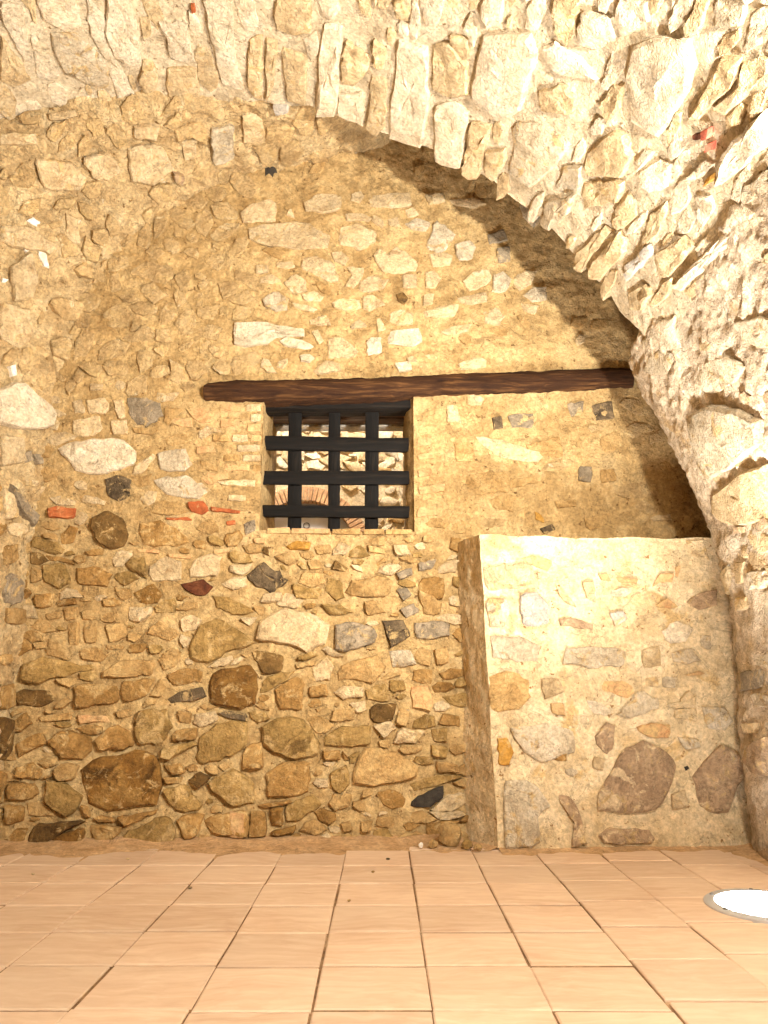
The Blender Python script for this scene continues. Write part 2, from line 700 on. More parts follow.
# the smooth caster reaches a little further so edge stones may overhang
gv = [[vault_p(a, y) for y in ys + [YE + 0.12]] for a in angs]
tmpV = [p for r_ in gv for p in r_]
nvv = len(ys) + 1
tmpF = []
for i in range(NA - 1):
    for j in range(nvv - 1):
        k = i * nvv + j
        tmpF.append((k, k + 1, k + nvv + 1, k + nvv))
f0 = tmpF[len(tmpF) // 2]
if (tmpV[f0[1]] - tmpV[f0[0]]).cross(tmpV[f0[2]] - tmpV[f0[0]]).dot(ORG - tmpV[f0[0]]) < 0:
    tmpF = [tuple(reversed(f)) for f in tmpF]
S_vault.bvh = BVHTree.FromPolygons(tmpV, tmpF)
# end face of the near vault, hidden from the front, closes it towards the recess
ev, ef = [], []
for i, a in enumerate(angs):
    p = vault_p(a, YE + edge_jag(a))
    ev.append(p)
    ev.append(Vector((VCX + (VR + 0.9) * math.cos(a), p.y + 0.02, VCZ + (VR + 0.9) * math.sin(a))))
    if i:
        k = 2 * i
        ef.append((k - 2, k - 1, k + 1, k))
o = mesh_obj('vault_end_face', ev, ef, M['mortar_vault'], S_vault.obj)

# ---- recess: left side and its own little vault, lofted between the near-vault edge and the back wall
C_near = [(-2.02, -0.05), (-2.04, 0.5), (-2.07, 1.1), (-2.12, 1.7), (-2.20, 2.3), (-2.32, 2.9), (-2.42, 3.35), (-2.36, 3.58),
          (-2.14, 3.715), (-1.8, 3.83), (-1.4, 3.93), (-1.0, 3.98), (-0.64, 3.96), (-0.30, 4.02), (0.1, 4.25), (0.6, 4.45), (1.2, 4.3), (1.75, 3.6), (1.95, 2.8)]
C_far = [(-1.93, -0.05), (-1.94, 0.5), (-1.95, 1.1), (-1.95, 1.7), (-1.92, 2.2), (-1.86, 2.6), (-1.75, 3.0), (-1.60, 3.30),
         (-1.42, 3.56), (-1.20, 3.74), (-0.95, 3.88), (-0.72, 3.97), (-0.5, 4.03), (-0.2, 4.12), (0.15, 4.3), (0.6, 4.45), (1.15, 4.3), (1.7, 3.6), (1.9, 2.8)]


def curve(C, n):
    P = [Vector((a, b)) for a, b in C]
    out = []
    for i in range(n):
        t = (len(P) - 1) * i / (n - 1)
        k = min(int(t), len(P) - 2)
        f = t - k
        p0, p1, p2, p3 = P[max(k - 1, 0)], P[k], P[k + 1], P[min(k + 2, len(P) - 1)]
        out.append(0.5 * ((2 * p1) + (p2 - p0) * f + (2 * p0 - 5 * p1 + 4 * p2 - p3) * f * f + (3 * p1 - p0 - 3 * p2 + p3) * f ** 3))
    return out


NC = 560
cn, cf = curve(C_near, NC), curve(C_far, NC)
grid = []
for i in range(NC):
    row = []
    for t in frange(0, 1, 48):
        e = t ** 0.85
        q = cn[i].lerp(cf[i], e)
        yfar = wall_y(q.x, q.y) + 0.06
        row.append(Vector((q.x, (YE - 0.12) + (yfar - YE + 0.12) * t, q.y + max(-0.01, 0.09 * (1 - t / 0.15)) * (1 - t))))
    grid.append(row)
S_left = Surf('wall_left', grid, M['mortar_left'], 0.036, crag=1.6, seed=40.0, toward=Vector((0, 3.9, 2.0)))

# ---- return wall beside the recess (out of the frame on the left)
n0 = int(NC * 9 / 18)
S_return = Surf('wall_left_return', [[Vector((cn[i].x + (-3.7 - cn[i].x) * u, YE - 0.10, cn[i].y)) for u in frange(0, 1, 60)] for i in range(0, n0, 2)],
                M['mortar_left'], 0.02, seed=52.0)

# ---- right wall
RP = [(1.76, -0.05), (1.76, 0.6), (1.75, 1.2), (1.70, 1.6), (1.60, 1.9), (1.50, 2.15), (1.405, 2.38), (1.335, 2.54), (1.37, 2.62), (1.42, 2.80)]
rc = curve(RP, 210)
grid = []
for q in rc:
    row = []
    for y in frange(YB, 2.0, 40)[:-1] + frange(2.0, 4.36, 140):
        x = q.x
        if y > 3.74:
            x += 0.9 * (y - 3.74) ** 2 + 0.12 * (y - 3.74)
        row.append(Vector((x, y, q.y)))
    grid.append(row)
S_right = Surf('wall_right', grid, M['mortar_right'], 0.032, crag=1.2, seed=60.0)

# ---- outer left wall and rear wall, out of frame
o = mesh_obj('wall_outer_left', [(-3.6, YB, -0.05), (-3.6, YE, -0.05), (-3.6, YE, 1.45), (-3.6, YB, 1.45)], [(0, 1, 2, 3)], M['mortar_left'])
o['kind'] = 'structure'
o = mesh_obj('wall_rear', [(-3.8, YB + 0.02, -0.05), (1.9, YB + 0.02, -0.05), (1.9, YB + 0.02, 4.2), (-3.8, YB + 0.02, 4.2)], [(0, 1, 2, 3)], M['mortar_left'])
o['kind'] = 'structure'

# ---- floor: bedding slab and terracotta tiles
def tile_mat():
    m, nt, b = new_mat('terracotta_tile')
    L = nt.links.new
    geo = N(nt, 'ShaderNodeNewGeometry')
    oi = N(nt, 'ShaderNodeObjectInfo')
    mp = N(nt, 'ShaderNodeMapping')
    mp.inputs['Rotation'].default_value = (0, 0, 0.95)
    mp.inputs['Scale'].default_value = (3.0, 30.0, 1)
    L(geo.outputs['Position'], mp.inputs['Vector'])
    wob = N(nt, 'ShaderNodeTexNoise', Scale=2.2, Detail=3.0)
    L(geo.outputs['Position'], wob.inputs['Vector'])
    sc = N(nt, 'ShaderNodeVectorMath', operation='SCALE')
    sc.inputs['Scale'].default_value = 6.0
    L(wob.outputs['Color'], sc.inputs[0])
    ad = N(nt, 'ShaderNodeVectorMath', operation='ADD')
    L(mp.outputs[0], ad.inputs[0])
    L(sc.outputs[0], ad.inputs[1])
    st = N(nt, 'ShaderNodeTexNoise', Scale=1.0, Detail=6.0, Roughness=0.6)
    L(ad.outputs[0], st.inputs['Vector'])
    r1 = ramp(nt, [(0.34, rgb(194, 162, 134)), (0.50, rgb(203, 173, 145)), (0.68, rgb(214, 188, 161))])
    L(st.outputs['Fac'], r1.inputs['Fac'])
    pa = N(nt, 'ShaderNodeTexNoise', Scale=1.6, Detail=7.0, Roughness=0.62)
    L(geo.outputs['Position'], pa.inputs['Vector'])
    mr = N(nt, 'ShaderNodeMapRange')
    mr.inputs['From Min'].default_value = 0.42
    mr.inputs['From Max'].default_value = 0.62
    mr.inputs['To Max'].default_value = 0.45
    L(pa.outputs['Fac'], mr.inputs['Value'])
    mx = N(nt, 'ShaderNodeMix', data_type='RGBA')
    L(mr.outputs['Result'], mx.inputs[0])
    L(r1.outputs['Color'], mx.inputs[6])
    mx.inputs[7].default_value = rgb(216, 192, 166)
    hs = N(nt, 'ShaderNodeHueSaturation')
    m2 = N(nt, 'ShaderNodeMapRange')
    m2.inputs['To Min'].default_value = 0.90
    m2.inputs['To Max'].default_value = 1.05
    L(oi.outputs['Random'], m2.inputs['Value'])
    L(m2.outputs['Result'], hs.inputs['Value'])
    L(mx.outputs[2], hs.inputs['Color'])
    L(hs.outputs['Color'], b.inputs['Base Color'])
    b.inputs['Roughness'].default_value = 0.62
    b.inputs['Specular IOR Level'].default_value = 0.3
    nb = N(nt, 'ShaderNodeTexNoise', Scale=30.0, Detail=6.0, Roughness=0.6)
    L(geo.outputs['Position'], nb.inputs['Vector'])
    a2 = N(nt, 'ShaderNodeMath', operation='MULTIPLY_ADD')
    a2.inputs[1].default_value = 0.6
    L(st.outputs['Fac'], a2.inputs[0])
    L(nb.outputs['Fac'], a2.inputs[2])
    bp = N(nt, 'ShaderNodeBump', Strength=0.15, Distance=0.004)
    L(a2.outputs[0], bp.inputs['Height'])
    L(bp.outputs['Normal'], b.inputs['Normal'])
    return m


M_tile = tile_mat()
M_grout = rough_mat('floor_grout', [(92, 66, 44), (128, 98, 68), (190, 160, 124)], 5, 0.5, 0.004, per_object=False)
fl = mesh_obj('floor', [(-3.8, YB, -0.0055), (2.2, YB, -0.0055), (2.2, 4.6, -0.0055), (-3.8, 4.6, -0.0055),
                        (-3.8, YB, -0.2), (2.2, YB, -0.2), (2.2, 4.6, -0.2), (-3.8, 4.6, -0.2)],
              [(0, 1, 2, 3), (7, 6, 5, 4), (0, 4, 5, 1), (1, 5, 6, 2), (2, 6, 7, 3), (3, 7, 4, 0)], M_grout, smooth=False)
fl['kind'] = 'structure'


def tile_geom(x0, x1, y0, y1):
    g = R.uniform(0.0018, 0.0036)
    h = R.uniform(-0.002, 0.002)
    j = lambda: R.uniform(-0.002, 0.002)
    gy_ = R.uniform(0.0035, 0.008)
    C = [(x0 + g + j(), y0 + gy_ + j()), (x1 - g + j(), y0 + gy_ + j()), (x1 - g + j(), y1 - gy_ + j()), (x0 + g + j(), y1 - gy_ + j())]
    cx, cy = (x0 + x1) / 2, (y0 + y1) / 2
    bev = 0.004
    V, F = [], []
    for k in range(3):
        for (x, y) in C:
            s = bev if k == 2 else 0
            dx = s if x < cx else -s
            dy = s if y < cy else -s
            z = (-0.02, -0.003 + h, h)[k]
            V.append(Vector((x + dx, y + dy, z)))
    for k in range(2):
        for i in range(4):
            q = (i + 1) % 4
            F.append((k * 4 + i, k * 4 + q, k * 4 + 4 + q, k * 4 + 4 + i))
    F.append((8, 9, 10, 11))
    F.append((3, 2, 1, 0))
    return V, F


TV, TF = [], []
ntile = 0
cands = []
for k in range(-13, 7):
    x0 = 0.121 + 0.304 * k
    off = {2: 0.05, 3: 0.10, 4: 0.02, 1: 0.0, 0: 0.0, -1: 0.0}.get(k, R.uniform(-0.012, 0.012))
    for r_ in range(-18, 8):
        y0 = 2.115 + 0.301 * r_ + off + R.uniform(-0.004, 0.004)
        cands.append((x0 + R.uniform(-.002, .002), x0 + 0.304, y0, y0 + 0.301))
for (x0, x1, y0, y1) in cands:
    cx, cy = (x0 + x1) / 2, (y0 + y1) / 2
    if y1 > 4.25 or y0 < YB:
        continue
    V, F = tile_geom(x0, x1, y0, y1)
    zc = cy * CP - CAM_H * SP
    vis = cy > 1.45 and abs(cx / zc * F_PX) < 470
    if vis:
        c = Vector((cx, cy, 0))
        o = mesh_obj('tile', [v - c for v in V], F, M_tile, fl, smooth=False)
        o.location = c
        ntile += 1
    else:
        b0 = len(TV)
        TV += V
        TF += [tuple(b0 + i for i in f) for f in F]
o = mesh_obj('tiles', TV, TF, M_tile, fl, smooth=False)
o['kind'] = 'stuff'

# ---- masonry pier in front of the back wall on the right
PIER = {}


def pier():
    flb, frb = Vector((0.555, 3.93, -0.02)), Vector((1.86, 3.99, -0.02))
    flt, frt = Vector((0.512, 3.94, 1.565)), Vector((1.86, 3.97, 1.555))
    blb, blt = Vector((0.36, 4.34, -0.02)), Vector((0.395, 4.34, 1.575))
    brt = Vector((1.86, 4.40, 1.565))

    def gridq(a, b, c, d, nu, nv):
        return [[a.lerp(b, u).lerp(d.lerp(c, u), v) for v in frange(0, 1, nv)] for u in frange(0, 1, nu)]
    front = gridq(flb, frb, frt, flt, 110, 130)
    side = gridq(blb, flb, flt, blt, 34, 130)
    top = gridq(flt, frt, brt, blt, 110, 34)
    P, F, idx = [], [], {}

    def add(g):
        ids = []
        for row in g:
            r2 = []
            for p in row:
                key = (round(p.x, 4), round(p.y, 4), round(p.z, 4))
                if key not in idx:
                    idx[key] = len(P)
                    P.append(p)
                r2.append(idx[key])
            ids.append(r2)
        for i in range(len(g) - 1):
            for j in range(len(g[0]) - 1):
                F.append((ids[i][j], ids[i + 1][j], ids[i + 1][j + 1], ids[i][j + 1]))
    add(side); add(front); add(top)
    VN = [Vector() for _ in P]
    for f in F:
        n = (P[f[1]] - P[f[0]]).cross(P[f[2]] - P[f[0]])
        for k in f:
            VN[k] += n
    V = []
    for p, n in zip(P, VN):
        n = n.normalized()
        d = 0.016 * (fbm(p, 2.2, 80) * 0.9 + fbm(p, 6, 81) * 0.7 + fbm(p, 18, 82) * 0.4 + fbm(p, 45, 83) * 0.2)
        V.append(p + n * d)
    o = mesh_obj('wall_pier', V, F, M['mortar_pier'], sharp=50)
    # caster on front face
    class PS(Surf):
        def __init__(self):
            self.name = 'pier'
            Pf = [p for r_ in front for p in r_]
            nv = len(front[0])
            Ff = [(i * nv + j, (i + 1) * nv + j, (i + 1) * nv + j + 1, i * nv + j + 1) for i in range(len(front) - 1) for j in range(nv - 1)]
            self.bvh = BVHTree.FromPolygons(Pf, Ff)
            self.lift = 0
            self.obj = o
            self.stuff = [[], [], [], []]
            self.occ = np.zeros((1440, 1400), bool)
            self.parts = 0

        def low(self, p):
            return 0.016 * (fbm(p, 2.2, 80) * 0.9 + fbm(p, 6, 81) * 0.7)
    return PS()


S_pier = pier()
tag(S_pier.obj, 'waist-high block of plastered rubble masonry standing against the wall right of the barred window', 'masonry block', kind='structure')

# ------------------------------------------------------------------ stones of the near vault
VS = dict(h=0.022, tilt=0.4)
traced(S_vault, (0, 0), 3, '''
w 0,0 60,0 105,200 75,190 0,40
p 0,100 45,160 95,235 40,260 0,245
w 108,-20 225,-20 250,85 190,90 125,50
l 150,98 230,95 320,180 330,265 240,240 195,220 160,160
w 318,-10 395,-10 410,60 425,200 380,208 340,170 315,90
p 418,50 450,48 452,100 430,112
w 475,60 550,60 570,100 585,190 510,175 500,110
w 610,-10 700,-10 700,120 735,275 690,260 665,255 635,110
p 500,200 590,200 600,290 500,295
r 572,12 584,10 588,32 576,36
r 655,85 668,82 686,104 676,108
''', **VS)
traced(S_vault, (256, 0), 3, '''
p -22,110 25,95 22,300 -20,270
p 60,-10 170,-10 165,95 120,105 60,85
p 32,105 66,110 56,250 34,300
p 76,130 160,170 150,305 95,300 85,200
w 205,60 265,60 240,340 180,345 190,200
w 248,275 320,270 325,375 248,340
p 270,110 345,160 340,200 300,260 255,240
p 355,110 395,140 385,205 358,200
p 345,215 395,222 390,375 365,405 335,380
w 428,110 520,130 520,330 500,445 400,420 405,300 425,220
w 490,-10 570,-10 550,65 510,65
w 540,310 600,300 638,330 620,500 540,485
p 535,130 580,115 640,190 645,280 610,290 530,270
p 588,95 640,110 640,175 592,165
w 685,-10 745,-10 740,60 700,80 675,40
w:0.032 680,95 830,100 850,150 800,330 730,358 645,290
p 650,360 710,370 690,430 670,530 622,520
p 690,450 750,440 755,470 710,550 688,530
p 310,-10 350,-10 345,50 315,30
p 420,-10 470,-10 460,60 425,50
u 50,310 95,308 100,330 60,335
''', **VS)
traced(S_vault, (512, 0), 3, '''
p 130,-10 215,-10 190,100 165,140 130,100
w 90,140 130,120 200,165 260,240 200,235 130,215
w 215,30 300,50 320,110 260,150 200,130
w 325,-10 410,0 420,60 330,110 305,60
w:0.03 370,130 440,100 540,110 560,190 540,260 440,420 350,370 340,230
p 305,250 340,250 325,330 290,370 260,320
p 80,270 160,250 195,300 190,340 90,330
l 10,360 120,380 180,430 150,480 60,560 0,520
l 160,495 212,495 215,560 130,570
p 220,460 300,390 340,400 370,470 340,525 218,525
p 210,545 340,540 330,600 215,625
w 380,520 440,480 480,490 470,560 420,576
p 530,80 560,-10 600,-10 575,80 535,100
l 620,-10 720,-10 700,70 612,90
p 640,160 700,165 680,240 560,360 530,370
p 705,175 780,165 780,210 640,350 605,330 690,260
w:0.03 640,455 790,310 790,420 680,515 605,570
e 575,390 600,378 600,410 580,415
e 590,430 615,418 612,445 592,450
x 550,400 568,398 565,418 550,415
y 590,530 618,512 613,538 578,560
w 515,540 590,475 615,485 575,530
l 700,560 780,500 780,570 690,620
''', **VS)
traced(S_vault, (512, 192), 3, '''
l 112,20 165,12 195,0 178,58 112,118 85,98
p 190,190 285,95 308,110 240,196 215,238 190,222
p 246,204 330,112 352,140 340,190 270,262 232,262
u 345,220 420,150 435,170 365,255 345,265
w:0.03 490,285 560,205 620,150 700,60 740,50 700,130 600,215 515,295
w:0.03 380,370 500,312 530,314 450,400 380,430 330,432 340,400
p 352,300 410,270 430,300 400,350 360,350
p 440,180 520,130 560,150 480,250 450,250
''', **VS)


def in_vault(x, y):
    # keep the fill on the near side of the arch edge
    loc, n = S_vault.cast(x, y)
    return loc is not None and loc.y < YE - 0.04


fill(S_vault, (-20, -20, 790, 340), [(30, 18), (18, 10), (10, 6)], [('p', 7), ('w', 9)], 0.012, 800, radial=True, inside=in_vault, aspect=(1.5, 3.2), gap=1.8, budget=290)
fill(S_vault, (-290, -290, 1060, 350), [(30, 18), (18, 11)], [('p', 6), ('w', 4), ('l', 1)], 0.026, 500, radial=True, inside=in_vault, aspect=(1.5, 3.0), gap=2.2, budget=0)
flush_stuff(S_vault)

# ------------------------------------------------------------------ stones of the back wall
traced(S_back, (256, 192), 3, '''
p -48,62 -18,36 42,24 60,32 60,88 -40,90
p -25,112 0,100 120,88 165,95 222,130 220,172 150,175 0,158 -22,140
p 140,35 175,12 240,8 262,15 255,55 200,68 150,55
p 285,10 315,0 325,15 310,38 285,30
p 250,110 300,95 360,120 360,150 320,178 250,155
p 265,72 320,65 350,80 340,90 270,90
p 350,70 385,90 380,110 345,90
p 90,70 105,52 118,78
p 135,205 180,192 235,220 250,270 210,270 140,235
p 225,185 255,180 280,200 270,220 235,212
p 350,190 370,172 395,195 420,168 485,205 480,240 410,245 380,240
p 270,225 325,225 318,260 295,290 268,285 290,250
p 310,270 335,252 400,265 390,285 340,303 308,295
p 435,248 480,248 482,290 440,290
p 80,275 120,248 150,270 155,300 115,310
p 135,312 175,297 205,315 195,330 150,328
l 18,325 50,300 100,320 95,355 60,362 25,345
p 105,335 150,338 188,352 175,362 115,348
p 225,335 260,320 310,322 316,345 290,360 235,350
p 320,315 350,308 390,340 340,358 320,350
d 418,310 440,302 455,320 445,345 425,330
p 400,365 430,355 470,365 470,400 420,405 400,390
p 155,385 210,370 228,402 160,398
p 280,400 310,378 335,400 290,412
p 360,380 372,378 392,415 365,420
w:0.03 -66,395 0,388 150,410 148,435 60,440 40,462 -64,465
w 70,450 90,437 140,447 175,465 150,475 85,465
p 212,445 255,435 310,480 300,495 215,500
w 330,450 345,435 375,435 378,480 335,490
w 400,420 490,410 500,450 470,470 395,455
p 165,420 185,415 205,445 190,460
w 130,490 160,487 178,500 160,515 135,510
p 170,540 210,505 250,515 260,540 180,548
p 65,510 95,500 95,520 80,535 62,525
w 415,515 460,510 470,535 430,545
p 450,500 470,492 485,510 460,515
p 505,490 530,488 545,505 515,505
p 60,212 110,215 120,228 90,235 60,228
p 0,220 40,225 40,245 0,248
p 10,258 50,250 75,270 50,278 12,275
p 445,55 470,48 490,70 455,80
l 445,100 480,80 525,90 510,120 470,118
l 510,165 540,85 600,130 560,180 520,175
l 595,160 640,145 660,165 650,200 610,205 600,185
p 515,190 560,180 590,192 585,220 530,222
p 505,240 535,235 555,260 540,290 510,290
p 575,25 650,20 690,40 660,50 600,40
p 620,270 650,240 700,230 708,265 640,300
l 710,250 740,240 768,260 750,300 708,300
g 690,130 740,115 755,150 700,160
g 720,175 760,165 765,210 725,215
p 500,362 540,347 610,340 600,375 505,380
p 550,425 600,402 650,395 640,420 570,435
p 680,360 720,345 748,375 730,400 685,395
p 600,320 690,300 695,330 630,340
p 500,310 535,305 530,338 500,345
p 605,520 650,500 690,505 690,530 610,538
l 800,310 830,285 870,285 875,325 830,330
p 770,260 808,235 843,240 828,275 790,300
l 790,30 830,20 860,80 830,110 800,80
p 330,12 460,5 470,40 430,50 340,45
p 500,10 560,5 570,30 520,40
''', h=0.016, tilt=0.45)
traced(S_back, (256, 0), 3, '''
s:0.008 26,505 40,495 58,498 64,515 54,516 50,530 38,520 28,528
''')  # no stone: black patch painted for the dark inside a small hollow
traced(S_back, (0, 384), 3, '''
w:0.028 170,195 220,170 370,165 410,200 405,245 360,255 290,275 230,262
g 380,45 420,40 480,60 490,95 440,130 400,115 385,85
p 340,50 370,45 378,100 355,105
p 260,50 315,40 330,60 320,90 265,90
p 215,55 245,45 258,85 225,90
p 215,110 300,97 310,130 280,158 215,150
p 332,110 380,105 385,150 340,152
k 315,285 350,275 395,285 390,340 355,355 325,340
r:0.025 143,375 165,368 228,372 222,405 150,402
d:0.03 275,400 310,380 370,400 385,450 375,490 340,502 290,470 275,430
o 420,420 480,405 560,460 575,480 520,490 430,485
r 562,355 610,350 628,380 605,395 575,385
r 632,368 655,372 722,378 722,388 660,384 634,382
r 495,402 580,398 578,410 500,408
r 678,412 705,408 708,422 682,425
q 500,510 580,515 570,525 510,522
q 410,495 480,500 480,510 415,505
l 460,290 560,275 640,320 600,345 500,335
p 650,295 690,288 768,290 768,308 680,306
p 415,240 460,210 470,215 430,270 395,275
o 180,450 210,425 235,430 220,475 185,480
d 95,505 120,505 148,530 120,545 95,540
o 125,508 210,526 230,545 150,528
q 588,190 640,185 650,205 590,212
q 660,110 700,105 705,128 662,132
l 470,210 560,195 580,240 560,265 480,260
p 270,0 310,0 312,20 272,20
q 640,500 690,490 688,505 640,512
g 730,420 765,405 768,440 735,455
''', h=0.014, tilt=0.4)
traced(S_back, (0, 540), 3, '''
t 130,75 200,70 215,130 180,150 135,130
o 232,85 280,80 340,100 330,145 235,135
p 445,80 500,48 545,65 548,120 455,125
p 570,90 580,60 640,38 665,50 655,110 570,112
x 540,132 610,118 640,140 625,160 600,170 555,150
b 400,160 460,130 490,160 475,190 420,190
m 525,210 560,185 590,185 595,205 560,215
t 635,165 700,180 768,215 700,228 650,205
p 660,132 700,112 740,107 745,140 700,155
t:0.035 565,330 600,260 650,235 720,270 768,310 680,340 630,370 570,355
b:0.035 635,400 680,385 755,370 775,400 772,490 730,508 632,490
p 540,240 570,225 608,240 590,270 548,278
m 440,280 480,240 540,280 510,305
m 470,360 520,320 548,335 530,380 490,395
o 500,405 560,382 610,392 605,425 520,438
k 495,480 540,452 610,440 625,470 580,485 510,490
p 385,200 460,200 455,225 420,248 385,240
t:0.03 65,425 70,375 130,345 200,365 300,380 200,410 100,432
d 45,460 75,447 150,450 165,480 130,500 60,495
m 162,505 200,467 220,482 190,507
o 222,440 260,430 355,434 358,490 230,505
o 362,427 468,412 440,470 372,488
m 450,470 480,412 500,440 490,470
m 310,395 360,362 460,357 465,405 312,415
m 240,330 300,322 325,345 300,368 250,360
m 90,260 130,230 180,275 130,280
m 205,250 240,245 240,315 210,320
m 250,260 295,250 290,310 260,310
m 195,205 235,200 232,240 195,244
m 245,215 300,210 295,242 250,240
o 310,180 345,172 375,190 350,200 315,200
o 105,165 165,160 160,200 110,205
o 168,185 230,175 235,195 170,202
m 100,310 140,305 140,325 110,330
q 230,525 320,525 335,545 240,552
m 110,530 215,517 220,540 120,545
m 345,515 400,505 395,530 355,535
k 650,518 700,512 750,520 745,545 700,538
m 535,510 580,520 575,555 540,545
m 315,255 370,250 385,290 330,310
m 320,316 375,316 372,328 325,330
''', h=0.022, tilt=0.45)
traced(S_back, (0, 680), 3, '''
o 35,130 80,95 100,130 55,160
o 48,190 130,155 142,190 60,235
o:0.04 145,180 195,148 270,165 280,210 250,240 190,240
o 285,180 345,132 400,160 405,200 300,215
t 402,150 420,95 500,85 520,140 490,190 420,200
o 525,150 600,140 590,178 515,183
t 600,170 650,130 740,120 745,190 700,230 590,255
t 485,207 580,182 605,187 510,240 485,235
b:0.045 240,270 275,240 410,208 470,225 490,310 475,378 400,383 320,398 265,370 250,320
t:0.04 145,300 200,307 250,347 235,390 205,410 140,370
o 50,260 100,245 130,270 125,295 55,290
m 165,265 200,245 240,258 228,295 180,303
o 35,305 105,310 120,340 100,358 30,355
o 20,370 80,380 75,420 20,435
d 80,490 110,427 265,422 205,448 120,500
b 122,502 212,450 255,442 245,495 130,507
o 270,430 370,440 340,490 290,500
t 350,495 370,462 500,402 530,440 525,490 440,500
o 280,415 300,404 345,412 350,424 300,427
o 352,412 475,388 470,402 370,440
o 245,372 268,382 275,410 255,415
t 490,330 560,310 610,380 600,393 530,393
o 490,250 540,247 560,275 520,285
o 490,290 550,290 550,308 500,312
d 565,300 600,272 635,290 600,325
t:0.035 620,310 700,260 768,310 768,370 700,380 650,342
o 530,420 570,397 620,402 590,470 560,480
o 612,422 650,398 748,393 745,470 640,460
z:0.012 650,318 665,308 670,320 658,326
z:0.012 713,402 726,399 728,408
o 735,200 790,180 795,262 730,265
''', h=0.036, tilt=0.5)
traced(S_back, (230, 540), 3, '''
y 165,20 200,2 245,10 240,30 180,30
q 70,-4 105,-4 105,12 75,12
d 100,20 115,20 118,50 100,40
m 130,50 170,35 195,70 180,82
m 230,65 270,60 280,85 240,92
k:0.03 45,110 100,62 135,90 175,120 130,160 75,140
d 305,90 315,60 355,85 350,95
p 360,75 395,80 400,98 375,90
m 200,130 215,97 280,102 290,130 250,145
m:0.03 345,160 360,120 450,105 490,120 470,175 360,168
p 90,190 100,160 155,157 160,185
t 270,195 330,195 375,220 300,228
m 400,187 430,177 470,220 410,228
p:0.035 75,300 90,250 150,205 240,220 300,250 290,310 230,338 150,310
g:0.03 310,255 370,245 435,265 440,310 350,340 315,330
k 455,240 470,245 520,240 545,290 480,328 470,290
l 475,332 540,332 560,375 485,385
g 550,250 610,242 660,250 660,290 600,300 560,295
g 505,210 550,190 570,215 530,235
g 495,100 545,82 550,105 505,120
g 495,150 530,142 548,165 520,185
g 560,72 620,57 610,85 565,95
d 65,335 115,335 160,345 160,395 100,405
p 245,385 290,350 315,380 300,420 255,425
m:0.03 317,400 350,367 440,342 470,380 430,435 390,420 322,425
o 130,450 200,410 225,430 220,510 150,510
p 310,460 340,437 400,442 400,470 340,480
o 235,440 290,432 295,470 240,475
t 475,420 520,420 530,450 480,458
q 540,440 590,435 610,470 600,515 545,505
d 415,510 440,490 500,490 490,540 430,550
p 502,512 540,507 525,555 500,552
p 355,490 405,480 410,510 380,520
p 485,15 530,15 545,45 500,50
m 410,15 465,30 465,42 415,38
m 195,375 250,357 260,375 200,388
p 30,235 85,230 60,262
o 572,112 640,112 640,178 590,183 562,150
m 250,20 300,15 305,40 262,45
m 560,150 640,190 630,225 580,225
m 610,330 650,320 655,370 620,378
''', h=0.026, tilt=0.45)
traced(S_back, (230, 680), 3, '''
t:0.04 95,140 140,110 220,115 275,190 270,220 200,240 130,220 100,190
t 280,167 320,142 420,137 428,190 350,200 285,200
o 277,212 330,210 335,240 285,242
o 338,212 350,227 358,240 345,242
p 425,137 480,122 500,145 460,178
m 505,82 540,92 525,140 497,130
p 487,190 512,142 590,152 560,190
m:0.04 365,290 400,200 500,215 570,260 570,290 430,318 370,310
o 107,280 160,242 240,242 240,338 190,348 115,350
t 170,370 250,342 280,375 200,425 167,425
o 35,247 95,242 98,265 40,270
o 80,375 180,357 195,364 100,385
t 300,280 350,252 360,310 330,345 302,320
s:0.035 540,380 560,350 640,315 640,355 600,382
b 120,455 200,432 195,460 140,466
b 122,382 163,378 158,440 122,435
o 62,390 110,392 110,470 57,475
q 0,390 46,395 46,475 -8,470
m 615,242 680,252 690,275 620,275
t 600,150 650,140 650,185 610,185
t 600,192 655,202 650,235 605,225
m 305,90 380,80 372,120 300,125
m 330,430 360,420 370,450 340,455
m 390,425 430,420 425,450 395,455
''', h=0.034, tilt=0.5)
# wall right of the window, above the pier: mostly plastered, small stones show
traced(S_back, (384, 256), 2, '''
k 215,325 235,320 240,345 220,348
g 245,320 300,312 298,342 255,345
g 365,295 400,290 398,315 375,322
k 410,300 455,292 460,325 425,330
p 125,300 145,298 155,335 125,332
p 165,270 200,285 195,300 165,298
m 140,375 180,370 182,410 145,412
p 180,360 260,375 320,400 310,415 220,400
m 160,440 240,430 255,470 170,480
g 390,420 415,422 412,455 388,450
m 280,380 350,360 360,400 300,410
m 340,490 385,488 385,502 345,505
m 240,450 300,440 310,452 250,465
k 310,545 335,535 345,548 320,556
y 300,510 318,520 320,535 302,528
m 430,365 470,350 480,380 440,395
m 430,430 460,425 465,450 435,455
q 66,462 122,455 122,472 70,478
q 66,505 105,500 108,520 66,525
q 66,430 95,425 96,440 68,444
q 66,398 98,392 100,405 68,410
q 66,345 100,340 104,352 66,356
q 66,365 96,362 94,378 66,380
''', h=0.010, tilt=0.5)
